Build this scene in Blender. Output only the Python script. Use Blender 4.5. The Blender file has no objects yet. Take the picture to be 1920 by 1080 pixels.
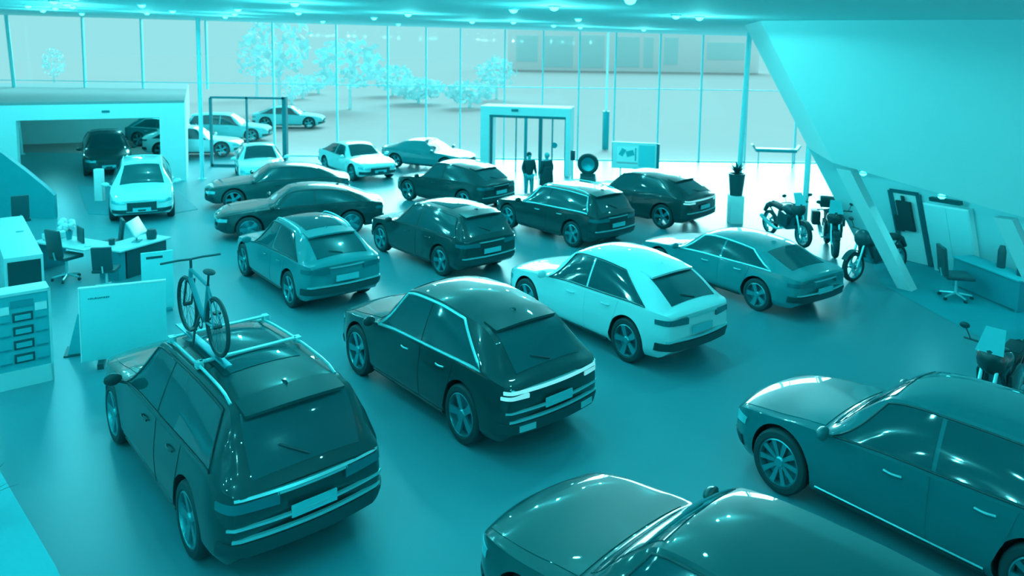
import bpy, bmesh, math, random
import numpy as np
from mathutils import Vector, Matrix
random.seed(7)
C = bpy.context.scene
COL = C.collection
PI = math.pi

# ------------------------------------------------------------------ camera
cam_d = bpy.data.cameras.new('camera')
cam_d.sensor_width = 36.0
cam_d.lens = 1430.9 / 1920 * 36.0
cam_d.shift_y = -309.1 / 1920
cam_d.clip_end = 600
cam_d.dof.use_dof = True
cam_d.dof.focus_distance = 10.0
cam_d.dof.aperture_fstop = 1.1
cam = bpy.data.objects.new('camera', cam_d)
COL.objects.link(cam)
cam.matrix_world = (Matrix.Translation((0, 0, 5.816)) @ Matrix.Rotation(PI / 2 - 0.10486, 4, 'X')
                    @ Matrix.Rotation(0.014, 4, 'Z'))
C.camera = cam

# ------------------------------------------------------------------ sky, sun, exposure
W = bpy.data.worlds.new('sky')
C.world = W
W.use_nodes = True
bg = W.node_tree.nodes['Background']
bg.inputs['Color'].default_value = (0.314, 0.785, 0.825, 1)
bg.inputs['Strength'].default_value = 1.0
sun_d = bpy.data.lights.new('sun', 'SUN')
sun_d.energy = 9.5
sun_d.angle = math.radians(45)
sun_d.color = (0.3, 0.9, 0.95)
sun = bpy.data.objects.new('sun', sun_d)
COL.objects.link(sun)
sun.rotation_euler = (math.radians(-66), 0, math.radians(-8))   # shines in from beyond the glass front
vs = C.view_settings
vs.view_transform = 'Standard'
vs.look = 'None'
vs.exposure = 0.0
vs.gamma = 1.0
vs.use_curve_mapping = False
LAMP_POWER = 86.0
LAMP_COLOR = (0.13, 0.95, 1.0)

# ------------------------------------------------------------------ helpers
def tag(o, label=None, cat=None, group=None, kind=None):
    if label: o['label'] = label
    if cat: o['category'] = cat
    if group: o['group'] = group
    if kind: o['kind'] = kind
    return o

def thing(name, label, cat, loc=(0, 0, 0), rz=0.0, group=None):
    o = bpy.data.objects.new(name, None)
    o.empty_display_size = 0.2
    COL.objects.link(o)
    o.location = loc
    o.rotation_euler = (0, 0, rz)
    return tag(o, label, cat, group)

def link(name, vf, mat, parent=None, sharp=35, mi=None):
    v, f = vf
    me = bpy.data.meshes.new(name)
    me.from_pydata([tuple(map(float, p)) for p in v], [], [tuple(int(i) for i in q) for q in f])
    for m in (mat if isinstance(mat, (list, tuple)) else [mat]):
        me.materials.append(m)
    bm = bmesh.new(); bm.from_mesh(me)
    bmesh.ops.recalc_face_normals(bm, faces=bm.faces)
    bm.to_mesh(me); bm.free()
    me.polygons.foreach_set('use_smooth', [True] * len(me.polygons))
    me.set_sharp_from_angle(angle=math.radians(sharp))
    if mi: me.polygons.foreach_set('material_index', mi)
    o = bpy.data.objects.new(name, me)
    COL.objects.link(o)
    if parent: o.parent = parent
    return o

def join(*vfs):
    V, F = [], []
    for v, f in vfs:
        n = len(V)
        V += [tuple(p) for p in v]
        F += [tuple(i + n for i in q) for q in f]
    return V, F

def box(x0, x1, y0, y1, z0, z1, b=0.0):
    if b <= 0:
        v = [(x, y, z) for z in (z0, z1) for y in (y0, y1) for x in (x0, x1)]
        return v, [(0, 2, 3, 1), (4, 5, 7, 6), (0, 1, 5, 4), (2, 6, 7, 3), (0, 4, 6, 2), (1, 3, 7, 5)]
    bm = bmesh.new()
    bmesh.ops.create_cube(bm, size=1)
    for q in bm.verts:
        q.co = ((x0 + x1) / 2 + q.co.x * (x1 - x0), (y0 + y1) / 2 + q.co.y * (y1 - y0), (z0 + z1) / 2 + q.co.z * (z1 - z0))
    bmesh.ops.bevel(bm, geom=bm.edges[:], offset=b, segments=2, affect='EDGES', profile=0.6)
    bm.verts.ensure_lookup_table()
    r = [tuple(q.co) for q in bm.verts], [tuple(w.index for w in f.verts) for f in bm.faces]
    bm.free()
    return r

def xf(vf, M):
    return [tuple(M @ Vector(p)) for p in vf[0]], vf[1]

def move(vf, x=0, y=0, z=0, rz=0.0, rx=0.0, ry=0.0):
    return xf(vf, Matrix.Translation((x, y, z)) @ Matrix.Rotation(rz, 4, 'Z') @ Matrix.Rotation(ry, 4, 'Y') @ Matrix.Rotation(rx, 4, 'X'))

def prism(poly, ext):
    """planar polygon extruded by vector ext"""
    n = len(poly)
    e = Vector(ext)
    v = [tuple(p) for p in poly] + [tuple(Vector(p) + e) for p in poly]
    f = [tuple(range(n))[::-1], tuple(range(n, 2 * n))] + [(i, (i + 1) % n, n + (i + 1) % n, n + i) for i in range(n)]
    return v, f

def tube(pts, r, n=8, closed=False):
    pts = [Vector(p) for p in pts]
    rs = r if isinstance(r, (list, tuple)) else [r] * len(pts)
    V, F = [], []
    N = len(pts)
    up = Vector((0, 0, 1))
    for i, p in enumerate(pts):
        a = pts[(i - 1) % N] if (closed or i > 0) else p
        b = pts[(i + 1) % N] if (closed or i < N - 1) else p
        t = (b - a).normalized()
        u = t.cross(up)
        if u.length < 0.05: u = t.cross(Vector((0, 1, 0)))
        u.normalize()
        w = u.cross(t)
        for k in range(n):
            a_ = 2 * PI * k / n
            V.append(tuple(p + (u * math.cos(a_) + w * math.sin(a_)) * rs[i]))
    for i in range(N if closed else N - 1):
        j = (i + 1) % N
        for k in range(n):
            F.append((i * n + k, i * n + (k + 1) % n, j * n + (k + 1) % n, j * n + k))
    if not closed:
        F.append(tuple(range(n)))
        F.append(tuple((N - 1) * n + k for k in range(n))[::-1])
    return V, F

def lathe(prof, n=32, axis='Z', closed=False):
    """prof: list of (r, h); spins about the axis"""
    V, F = [], []
    m = len(prof)
    for k in range(n):
        a = 2 * PI * k / n
        for r_, h in prof:
            c, s = r_ * math.cos(a), r_ * math.sin(a)
            V.append((c, s, h) if axis == 'Z' else (c, h, s) if axis == 'Y' else (h, c, s))
    for k in range(n):
        k2 = (k + 1) % n
        for i in range(m if closed else m - 1):
            j = (i + 1) % m
            F.append((k * m + i, k2 * m + i, k2 * m + j, k * m + j))
    if not closed:
        if prof[0][0] > 1e-4: F.append(tuple(k * m for k in range(n)))
        if prof[-1][0] > 1e-4: F.append(tuple(k * m + m - 1 for k in range(n))[::-1])
    return V, F

def ball(r, c=(0, 0, 0), s=(1, 1, 1), n=16, m=10):
    prof = [(r * math.sin(PI * i / m) + (1e-5 if i in (0, m) else 0), -r * math.cos(PI * i / m)) for i in range(m + 1)]
    v, f = lathe(prof, n)
    return [(c[0] + p[0] * s[0], c[1] + p[1] * s[1], c[2] + p[2] * s[2]) for p in v], f

def pchip(px, py):
    px = np.array(px, float); py = np.array(py, float)
    h = np.diff(px); d = np.diff(py) / h
    m = np.zeros(len(px))
    for i in range(1, len(px) - 1):
        if d[i - 1] * d[i] > 0:
            w1, w2 = 2 * h[i] + h[i - 1], h[i] + 2 * h[i - 1]
            m[i] = (w1 + w2) / (w1 / d[i - 1] + w2 / d[i])
    m[0], m[-1] = d[0], d[-1]
    def fn(x):
        x = min(max(x, px[0]), px[-1])
        i = min(max(int(np.searchsorted(px, x)) - 1, 0), len(h) - 1)
        t = (x - px[i]) / h[i]
        return float((2 * t**3 - 3 * t**2 + 1) * py[i] + (t**3 - 2 * t**2 + t) * h[i] * m[i]
                     + (-2 * t**3 + 3 * t**2) * py[i + 1] + (t**3 - t**2) * h[i] * m[i + 1])
    return fn

# ------------------------------------------------------------------ materials (an overall cyan cast is put into the base colours)
def ramp(L):
    P = [(0, (0, .055, .062)), (.2, (0, .13, .15)), (.4, (0, .27, .32)), (.6, (.02, .46, .52)), (.8, (.10, .70, .76)), (1, (.55, .95, .97))]
    for (a, ca), (b, cb) in zip(P, P[1:]):
        if L <= b:
            t = (L - a) / (b - a)
            return tuple(x + (y - x) * t for x, y in zip(ca, cb))
    return P[-1][1]

def mat(name, L, rough=0.5, metal=0.0, coat=0.0, noise=0.0, scale=6.0, spec=0.5, coat_rough=0.03, emit=0.0):
    m = bpy.data.materials.new(name)
    m.use_nodes = True
    nt = m.node_tree
    p = nt.nodes['Principled BSDF']
    c = L if isinstance(L, tuple) else ramp(L)
    p.inputs['Base Color'].default_value = (*c, 1)
    p.inputs['Roughness'].default_value = rough
    p.inputs['Metallic'].default_value = metal
    p.inputs['Coat Weight'].default_value = coat
    p.inputs['Coat Roughness'].default_value = coat_rough
    p.inputs['Specular IOR Level'].default_value = spec if not coat else .15
    if emit:
        p.inputs['Emission Color'].default_value = (*c, 1)
        p.inputs['Emission Strength'].default_value = emit
    if noise:
        tc = nt.nodes.new('ShaderNodeTexCoord')
        nz = nt.nodes.new('ShaderNodeTexNoise')
        nz.inputs['Scale'].default_value = scale
        nz.inputs['Detail'].default_value = 5
        mx = nt.nodes.new('ShaderNodeMix'); mx.data_type = 'RGBA'
        nt.links.new(tc.outputs['Object'], nz.inputs['Vector'])
        nt.links.new(nz.outputs['Fac'], mx.inputs['Factor'])
        mx.inputs[6].default_value = (*[q * (1 - noise) for q in c], 1)
        mx.inputs[7].default_value = (*[min(1, q * (1 + noise)) for q in c], 1)
        nt.links.new(mx.outputs[2], p.inputs['Base Color'])
    return m

M = dict(
    floor=mat('polished_floor', (0.05, .29, .33), .36, noise=.05, scale=.8, spec=.5),
    carpet=mat('dark_carpet_floor', (0.0, .33, .38), .55, noise=.08, scale=3),
    white=mat('white_plaster', (.5,.83,.85), .6, noise=.02),
    wing=mat('white_wall_paint', (.60,.94,.95), .6, noise=.015, scale=1),
    backwall=mat('pale_wall_paint', (.40,.86,.89), .6, noise=.02, scale=1),
    ceiling=mat('ceiling_paint', (.5,.94,.95), .7, noise=.02, scale=1),
    concrete=mat('pale_paving', (.47, .41, .41), .9, spec=0.0, noise=.02, scale=.4),
    metal=mat('grey_metal', .5, .35, .6),
    frame=mat('window_frame_metal', .88, .5),
    darkframe=mat('dark_frame_metal', .3, .4, .3),
    chrome=mat('bright_trim_metal', (.2, .75, .78), .3, .5),
    silver=mat('silver_wheel_metal', (.04, .42, .46), .3, .7),
    black=mat('black_plastic', .02, .45),
    rubber=mat('black_rubber', .0, .7),
    glass=mat('dark_car_glass', .08, .04, spec=.8),
    paint_black=mat('black_car_paint', (0,.058,.062), .35, coat=1.0),
    paint_dark=mat('dark_car_paint', (0,.085,.09), .35, .0, coat=1.0),
    paint_grey=mat('grey_car_paint', (.01,.26,.29), .35, .0, coat=1.0),
    paint_mid=mat('mid_grey_car_paint', (0,.17,.19), .35, .0, coat=1.0),
    paint_white=mat('white_car_paint', (.38,.86,.88), .35, coat=1.0),
    lamp_red=mat('tail_lamp_lens', .25, .1, coat=1.0),
    lamp_lit=mat('pale_tail_lamp_lens', (.35,.85,.87), .2, coat=1.0, emit=.45),
    lamp_clear=mat('clear_headlamp_lens', .8, .08, .3, coat=1.0),
    plate=mat('number_plate_face', .7, .4),
    plastic_white=mat('white_plastic', (.34,.72,.74), .35),
    desk=mat('white_desk_laminate', (.34,.68,.70), .35),
    panel=mat('pale_panel_fabric', .58, .7, noise=.03, scale=30),
    cabinet=mat('dark_cabinet_laminate', .08, .4),
    screen=mat('black_screen', .02, .12),
    cloth=mat('dark_cloth', .02, .9),
    cloth_mid=mat('mid_cloth', .3, .9),
    skin=mat('skin', .6, .6),
    leaf=mat('dark_leaves', .12, .6),
    mat_floor=mat('grey_rubber_mat', .4, .6),
    foliage=mat('haze_washed_foliage', (.55, .93, .95), .9),  # outdoor foliage, building and cars: haze and glare put into pale colours
    far_wall=mat('haze_washed_wall', (.98, .98, .98), .9),
    far_window=mat('haze_washed_window', (.62, .93, .94), .7),
    far_car=mat('haze_washed_car_paint', (.1, .62, .67), .6),
    mat_roof=mat('side_room_roof', (.25, .32, .33), .8),
    panel_light=mat('pale_board', (.16, .78, .82), .6, noise=.02, scale=20),
    paper=mat('paper', .95, .7),
)

def glass_mat():
    m = bpy.data.materials.new('clear_window_glass')
    m.use_nodes = True
    nt = m.node_tree
    nt.nodes.remove(nt.nodes['Principled BSDF'])
    out = nt.nodes['Material Output']
    tr = nt.nodes.new('ShaderNodeBsdfTransparent')
    gl = nt.nodes.new('ShaderNodeBsdfGlossy')
    gl.inputs['Roughness'].default_value = 0.02
    fr = nt.nodes.new('ShaderNodeFresnel'); fr.inputs['IOR'].default_value = 1.3
    mx = nt.nodes.new('ShaderNodeMixShader')
    nt.links.new(fr.outputs[0], mx.inputs[0])
    nt.links.new(tr.outputs[0], mx.inputs[1])
    nt.links.new(gl.outputs[0], mx.inputs[2])
    nt.links.new(mx.outputs[0], out.inputs['Surface'])
    return m
M['clear'] = glass_mat()

def lamp_mat():
    m = bpy.data.materials.new('glowing_lamp_lens')
    m.use_nodes = True
    nt = m.node_tree
    nt.nodes.remove(nt.nodes['Principled BSDF'])
    e = nt.nodes.new('ShaderNodeEmission')
    e.inputs['Color'].default_value = (.025, .9, 1, 1)
    e.inputs['Strength'].default_value = 16
    nt.links.new(e.outputs[0], nt.nodes['Material Output'].inputs['Surface'])
    return m
M['glow'] = lamp_mat()

def structure(name, vf, m, parent=None, sharp=35):
    o = link(name, vf, m, parent, sharp)
    if parent is None: o['kind'] = 'structure'
    return o

def zc(x):
    return 6.47 - 0.0145 * x

# ------------------------------------------------------------------ ground, floor, ceiling
structure('floor', box(-30, 15.5, -4, 38, -0.2, 0), M['floor'])
structure('ground_outside', box(-120, 120, 38, 260, -0.25, -0.02), M['concrete'])
# carpeted zone on the right, its edge runs along the feet of the slanted struts
structure('floor_carpet', ([(9.2, 18.4, .004), (9.75, 13.2, .004), (9.9, 8, .004), (14.4, 8, .004), (14.4, 18, .004), (10.2, 21.4, .004)], [(0, 1, 2, 3, 4, 5)]), M['carpet'])
v = [(-30, -4, zc(-30)), (15.5, -4, zc(15.5)), (15.5, 38.1, zc(15.5)), (-30, 38.1, zc(-30))]
structure('ceiling', prism(v, (0, 0, .5)), M['ceiling'])

# ------------------------------------------------------------------ glass front
FY = 38.0
def mullion(x, r=.05, y=FY):
    return box(x - r, x + r, y - .09, y + .09, 3.31 if x < -13.6 else 0, zc(x) + .02)
xs = [-29, -26.5, -21.3, -18.4, -15.2, -11.9, -8.75, -6.2, -4.3, -2.6, -.4, 1.5, 3.3, 5.1, 7.3, 9.4, 11.7, 14.2]
wf = structure('window_1', join(*[mullion(x, .035) for x in xs], box(-30, 15.5, FY - .03, FY + .03, 3.6, 3.64),
                                box(-13.6, 15.5, FY - .07, FY + .07, 0, .05)), M['frame'])
link('window_pane', ([(-30, FY, 3.31), (-13.6, FY, 3.31), (-13.6, FY, 6.8), (-30, FY, 6.8), (-13.6, FY, 0), (15.5, FY, 0), (15.5, FY, 6.3), (-13.6, FY, 6.3)], [(0, 1, 2, 3), (4, 5, 6, 7)]), M['clear'], wf)
structure('wall_back', box(-30, 15.5, -4.3, -4, 0, 7), M['backwall'])
structure('wall_left', box(-30.3, -30, -4.3, 38, 0, 7.2), M['backwall'])
for nm, lab, x, y, tx, ty in (('column', 'slim steel column rising beside the left glass door frame', -12.84, 31.3, -12.84, 31.3),
                              ('column', 'slim steel column behind the dark potted plant at the right', 7.6, 25.3, 7.8, 25.35),
                              ('column', 'slim steel column standing between the motorcycles by the slanted wall', 8.85, 22.6, 9.0, 22.9),
                              ('column', 'slim steel column at the far left of the glass front', -24.2, 37.3, -24.6, 37.3)):
    top = zc(tx) if x < 8 or x == 7.6 else 3.35
    o = link(nm, join(tube([(x, y, 0), (tx, ty, top)], .085, 14), move(lathe([(.16, 0), (.16, .03)], 20), x, y, 0)), M['frame'])
    tag(o, lab, 'column', 'slim steel columns')

# ------------------------------------------------------------------ slanted wall on the right with leaning struts
F1 = Vector((9.44, 18.09, 0)); G0 = Vector((10.11, 21.48, 0)); d = Vector((-.6065, -.116, 1))
u = Vector((1.95, -2.36, 0)).normalized()
F2 = Vector((11.39, 15.73, 0))
def gp(base, z, s=0.0): return base + d * z + u * s
top = 6.55
structure('wall_right', prism([gp(G0, 0), gp(G0, 0, 12), gp(G0, top, 12), gp(G0, top)], (.19, .16, 0)), M['backwall'])
# the big slanted volume above: front face, underside, end face
fa = [gp(F1, 3.12), gp(F1, 2.58, 3.05), gp(F1, 1.9, 7.5), gp(F1, top, 7.5), gp(F1, top)]
ba = [gp(G0, 3.0), gp(G0, 2.5, 3.05), gp(G0, 1.9, 7.5), gp(G0, top, 7.5), gp(G0, top)]
n = 5
structure('wall_slanted', ([tuple(p) for p in fa] + [tuple(p) for p in ba],
          [(0, 1, 3, 4), (1, 2, 3), (5, 9, 8, 6), (6, 8, 7)] + [(i, (i + 1) % n, n + (i + 1) % n, n + i) for i in range(n)]), M['wing'], sharp=20)
for base, zt, lab in ((F1, 2.98, 'pale leaning strut under the slanted wall, its foot near the motorcycles'),
                      (F2, 2.38, 'pale leaning strut at the right edge beside the grey desk')):
    a, b = base + d * 0, base + d * zt
    w = u * .34
    w2 = Vector((.25, .2, 0))
    o = link('strut', ([tuple(q) for q in (a, a + w, a + w + w2, a + w2, b, b + w, b + w + w2, b + w2)],
                       [(0, 3, 2, 1), (4, 5, 6, 7), (0, 1, 5, 4), (1, 2, 6, 5), (2, 3, 7, 6), (3, 0, 4, 7)]), M['wing'])
    tag(o, lab, 'strut', 'leaning wall struts')

# ------------------------------------------------------------------ ceiling downlights
LP = []
def ray_ceiling(px, py):
    # image position -> ceiling point (used once to read the lamp layout off the photograph)
    f, p, r = 1430.9, .10486, -.014
    X, Y = px - 960, py - 230.9
    c, s = math.cos(-r), math.sin(-r)
    X, Y = X * c - Y * s, X * s + Y * c
    D = Vector((X, f * math.cos(p) - Y * math.sin(p), -f * math.sin(p) - Y * math.cos(p)))
    t = (6.47 - 5.816) / (D.z + .0145 * D.x)
    return D * t
for px, py in ((1033, 12), (1262, 22), (1306, 24), (1517, 40), (880, 44), (1033, 47), (1083, 49), (600, 52), (554, 36), (742, 53),
               (938, 57), (1202, 50), (148, 50), (75, 46), (95, 28), (130, 37), (47, 38), (98, 41), (260, 30), (270, 45), (318, 40), (417, 48)):
    q = ray_ceiling(px, py - 3)
    if 0 < q.y < 34.5 and -29 < q.x < 12: LP.append((q.x, q.y))
vis = len(LP)
for gy in range(0, 7):
    for gx in range(-5, 3):
        x, y = gx * 4.2 + (gy % 2) * 1.6, -2.0 + gy * 4.2
        if x > 7.5 or (x > 3.5 and y > 9): continue
        if all((x - a)**2 + (y - b)**2 > 2.2 for a, b in LP): LP.append((x, y))
lamp_me = None
spot = bpy.data.lights.new('downlight_beam', 'SPOT')
spot.spot_size = math.radians(176); spot.spot_blend = .12
spot.energy = LAMP_POWER
spot.shadow_soft_size = .06; spot.color = LAMP_COLOR
ceil_fill = bpy.data.lights.new('ceiling_fill_light', 'POINT')  # unseen point light added below the lamps to brighten the ceiling
ceil_fill.energy = LAMP_POWER * .7; ceil_fill.shadow_soft_size = 0.0; ceil_fill.color = LAMP_COLOR
wing_fill = spot.copy(); wing_fill.energy = LAMP_POWER * .3
for i, (x, y) in enumerate(LP):
    where = ('near the glass front' if y > 24 else 'over the middle of the hall' if y > 10 else 'in the nearest rows of the ceiling')
    side = 'left' if x < -6 else 'right' if x > 4 else 'centre'
    if i == 0:
        L0 = tag(link('downlight', move(lathe([(.11, 0), (.115, -.02), (.09, -.025), (.085, -.01)], 20), 0, 0, 0), M['white']), None, 'ceiling light')
        L1 = link('lamp_lens', ball(.08, (0, 0, -.03), (1, 1, .75), 14, 8), M['glow'], L0)
        a, b = L0, L1
    else:
        a = L0.copy(); COL.objects.link(a); b = L1.copy(); COL.objects.link(b); b.parent = a
    a.location = (x, y, zc(x) - .0)
    a['label'] = 'small round glowing downlight %s, %s' % (where, side)
    a['group'] = 'ceiling downlights ' + where + ' ' + side
    s = bpy.data.objects.new('downlight_beam', spot); COL.objects.link(s)
    s.location = (0, 0, -.12); s.parent = a
    if i % 2 == 0:
        s = bpy.data.objects.new('ceiling_fill_light', ceil_fill); COL.objects.link(s); s.location = (0, 0, -.5); s.parent = a

for k, (s_, o_) in enumerate(((.9, .5), (2.6, .5), (4.4, .5), (6.2, .5))):  # lamps added under the slanted wall to brighten the right side
    p_ = gp(F1, 2.85 - .18 * s_, s_) + (gp(G0, 2.7 - .18 * s_, s_) - gp(F1, 2.85 - .18 * s_, s_)) * o_
    a = L0.copy(); COL.objects.link(a); b = L1.copy(); COL.objects.link(b); b.parent = a
    a.location = p_ + Vector((0, 0, .12))
    a['label'] = 'added fill downlight in the underside of the slanted wall at the right'; a['group'] = 'added slanted wall fill lights'
    s = bpy.data.objects.new('downlight_beam', wing_fill); COL.objects.link(s); s.parent = a; s.location = (0, 0, -.2)

# ------------------------------------------------------------------ cars
def grid_patch(fn, nu, nv, off, mirror_close=False, back=-.01):
    """fn(i/nu, j/nv)->Vector ; outer skin lifted by off with a skirt back to the surface"""
    P = [[fn(i / nu, j / nv) for j in range(nv + 1)] for i in range(nu + 1)]
    V, F = [], []
    sgn = None
    def nrm(i, j):
        a = P[min(i + 1, nu)][j] - P[max(i - 1, 0)][j]
        b = P[i][min(j + 1, nv)] - P[i][max(j - 1, 0)]
        q = a.cross(b)
        return q.normalized() if q.length > 1e-9 else Vector((0, 0, 1))
    out = [[None] * (nv + 1) for _ in range(nu + 1)]
    for i in range(nu + 1):
        for j in range(nv + 1):
            out[i][j] = nrm(i, j)
    # make normals point away from the car's middle line at half height
    ci, cj = nu // 2, nv // 2
    ctr = Vector((1.4, 0, .75))
    if out[ci][cj].dot(P[ci][cj] - ctr) < 0:
        out = [[-q for q in row] for row in out]
    for i in range(nu + 1):
        for j in range(nv + 1):
            V.append(P[i][j] + out[i][j] * off)
    k = (nu + 1) * (nv + 1)
    for i in range(nu + 1):
        for j in range(nv + 1):
            V.append(P[i][j] + out[i][j] * back)
    id_ = lambda i, j: i * (nv + 1) + j
    for i in range(nu):
        for j in range(nv):
            q = (id_(i, j), id_(i + 1, j), id_(i + 1, j + 1), id_(i, j + 1))
            F.append(q); F.append(tuple(k + w for w in q[::-1]))
    for i in range(nu):
        for j in (0, nv):
            F.append((id_(i, j), id_(i + 1, j), k + id_(i + 1, j), k + id_(i, j)))
    for j in range(nv):
        for i in (0, nu):
            F.append((id_(i, j), id_(i, j + 1), k + id_(i, j + 1), k + id_(i, j)))
    return V, F

class CarShape:
    def __init__(s, kind, wb=2.82, rear=.97, front=.88, H=1.66, W=.94):
        s.wb, s.R, s.Fo, s.H, s.W, s.kind = wb, rear, front, H, W, kind
        x0, x1 = -rear, wb + front
        s.x0, s.x1 = x0, x1
        hood = .62 * H if kind != 'sedan' else .66 * H
        cowl = wb - .55
        if kind == 'suv':
            pts = [(x0, 1.02), (x0 + .05, 1.07), (x0 + .16, 1.22), (x0 + .36, H - .2), (x0 + .50, H - .075), (x0 + .8, H - .035), (.55, H), (1.2, H - .01), (wb - 1.25, H - .06)]
            s.roof_r, s.glass_r0, s.glass_r1 = x0 + .50, x0 + .09, x0 + .46
            s.sw = (-.62, -.38)
        elif kind == 'coupe':
            pts = [(x0, 1.0), (x0 + .05, 1.05), (x0 + .2, 1.14), (x0 + .62, H - .23), (x0 + .88, H - .115), (.35, H - .045), (.95, H), (1.35, H - .01), (wb - 1.2, H - .06)]
            s.roof_r, s.glass_r0, s.glass_r1 = x0 + .86, x0 + .2, x0 + .82
            s.sw = (-.42, .28)
        else:  # sedan / liftback
            pts = [(x0, .93), (x0 + .05, .97), (x0 + .3, 1.02), (x0 + .75, H - .27), (x0 + 1.15, H - .12), (.65, H - .03), (1.15, H), (1.4, H - .005), (wb - 1.22, H - .05)]
            s.roof_r, s.glass_r0, s.glass_r1 = x0 + 1.2, x0 + .42, x0 + 1.12
            s.sw = (-.35, .30)
        s.roof_f = wb - 1.25
        s.cowl = cowl
        pts += [(wb - .9, hood + (H - hood) * .52), (cowl, hood + .02), (cowl + .25, hood - .02), (wb, hood - .06), (wb + front - .35, hood - .13), (x1 - .12, hood - .19), (x1, hood - .27)]
        s.top = pchip(*zip(*pts))
        bz = hood - .03
        s.belt = pchip([x0, x0 + .5, .8, cowl, x1 - .4, x1], [min(1.0, bz + .06) if kind != 'sedan' else .9, bz + .05, bz + .01, bz - .03, bz - .13, bz - .22])
        rr = (.80, .70, .66)
        s.ry = pchip([x0, x0 + .35, s.roof_r + .1, 1.0, s.roof_f, cowl, x1 - .5, x1],
                     [.80, .74 if kind == 'suv' else .72, .665, .66, .64, .80, .86, .88])
        s.zb = pchip([x0, x0 + .25, .5, wb - .5, x1 - .3, x1], [.42, .27, .22, .22, .24, .34])
    def pf(s, x):
        dr, df = x - s.x0, s.x1 - x
        a = 1.0
        if dr < .55: a -= .17 * (1 - math.sqrt(max(0, 1 - (1 - dr / .55)**2)))
        if df < 1.0: a -= .30 * (1 - math.sqrt(max(0, 1 - (1 - df / 1.0)**2)))
        return a
    def knots(s, x):
        p = s.pf(x); W = s.W * p
        tp = s.top(x); zb = s.zb(x)
        be = min(s.belt(x), tp - .05)
        ry = s.W * s.ry(x) * p
        dome = .075 if x > s.cowl or x < s.glass_r0 else .055
        rz = max(tp - dome, be + .02)
        mid = zb + (be - zb) * .52
        return [(0, zb), (W - .10, zb), (W - .02, zb + .12), (W, mid), (W - .045 * p, be), (ry, rz), (0, tp)]
    def S(s, x, t, side=1):
        K = s.knots(x)
        t = min(max(t, 0), 6)
        i = min(int(t), 5); q = t - i
        a, b = K[i], K[i + 1]
        if i in (1, 2, 3):
            pm = K[i - 1] if i > 1 else (a[0] - .05, a[1]); pn = K[i + 2] if i < 3 else (b[0] - .02, b[1] + .08)
            m0 = ((b[0] - pm[0]) / 2, (b[1] - pm[1]) / 2); m1 = ((pn[0] - a[0]) / 2, (pn[1] - a[1]) / 2)
            h = lambda k: (2*q**3-3*q**2+1)*a[k]+(q**3-2*q**2+q)*m0[k]*.6+(-2*q**3+3*q**2)*b[k]+(q**3-q**2)*m1[k]*.6
            y, z = h(0), h(1)
        elif i == 4:
            y = a[0] + (b[0] - a[0]) * q + .018 * math.sin(PI * q)
            z = a[1] + (b[1] - a[1]) * q
        elif i == 5:
            y = a[0] * (1 - q)
            z = b[1] - (b[1] - a[1]) * abs(1 - q)**2.3
        else:
            y, z = a[0] + (b[0] - a[0]) * q, a[1] + (b[1] - a[1]) * q
        return Vector((x, y * side, z))
    def stations(s):
        xs = []
        for k in range(9): xs.append(s.x0 + .55 * (1 - math.cos(PI / 2 * k / 8)))
        a, b = s.x0 + .55, s.x1 - 1.0
        n_ = int((b - a) / .055)
        xs += [a + (b - a) * k / n_ for k in range(1, n_)]
        for k in range(14, -1, -1): xs.append(s.x1 - 1.0 * (1 - math.cos(PI / 2 * k / 14)))
        return sorted(set(round(x, 5) for x in xs))
    def ts(s):
        t = [0, .5, 1]
        for a, b, n_ in ((1, 2, 3), (2, 3, 5), (3, 4, 6), (4, 5, 6), (5, 6, 8)):
            t += [a + (b - a) * k / n_ for k in range(1, n_ + 1)]
        return t
    def body(s):
        xs, T = s.stations(), s.ts()
        n_ = len(T); V, F = [], []
        ring = 2 * n_ - 2
        for x in xs:
            P = [s.S(x, t) for t in T]
            V += P + [Vector((q.x, -q.y, q.z)) for q in P[-2:0:-1]]
        for i in range(len(xs) - 1):
            for k in range(ring):
                k2 = (k + 1) % ring
                F.append((i * ring + k, i * ring + k2, (i + 1) * ring + k2, (i + 1) * ring + k))
        F.append(tuple(range(ring)))
        F.append(tuple((len(xs) - 1) * ring + k for k in range(ring))[::-1])
        return V, F
    def yside(s, x, z):
        K = s.knots(x)
        z = min(max(z, K[1][1]), K[4][1])
        lo, hi = 1.0, 4.0
        for _ in range(22):
            m_ = (lo + hi) / 2
            if s.S(x, m_).z < z: lo = m_
            else: hi = m_
        return s.S(x, (lo + hi) / 2).y
    def outline(s, end, sd, z):
        """walk the outline at height z from the centre of the end cap round the corner"""
        x0 = s.x0 if end < 0 else s.x1
        for _ in range(60):
            if s.knots(x0)[4][1] >= z: break
            x0 -= end * .008
        y0 = s.yside(x0, z)
        if sd <= y0: return Vector((x0, sd, z)), Vector((end, 0, 0))
        prev = Vector((x0, y0, z)); acc = y0
        k = 0
        x = x0
        while k < 60:
            k += 1
            dx = .004 * k**1.25
            xn = x0 - end * dx
            q = Vector((xn, s.yside(xn, z), z))
            L_ = (q - prev).length
            if acc + L_ >= sd:
                t = (sd - acc) / L_
                dr = (q - prev).normalized()
                nn = Vector((-dr.y, dr.x, 0))
                if nn.y < 0: nn = -nn
                return prev + (q - prev) * t, nn
            acc += L_; prev = q
        return prev, Vector((0, 1, 0))
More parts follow.
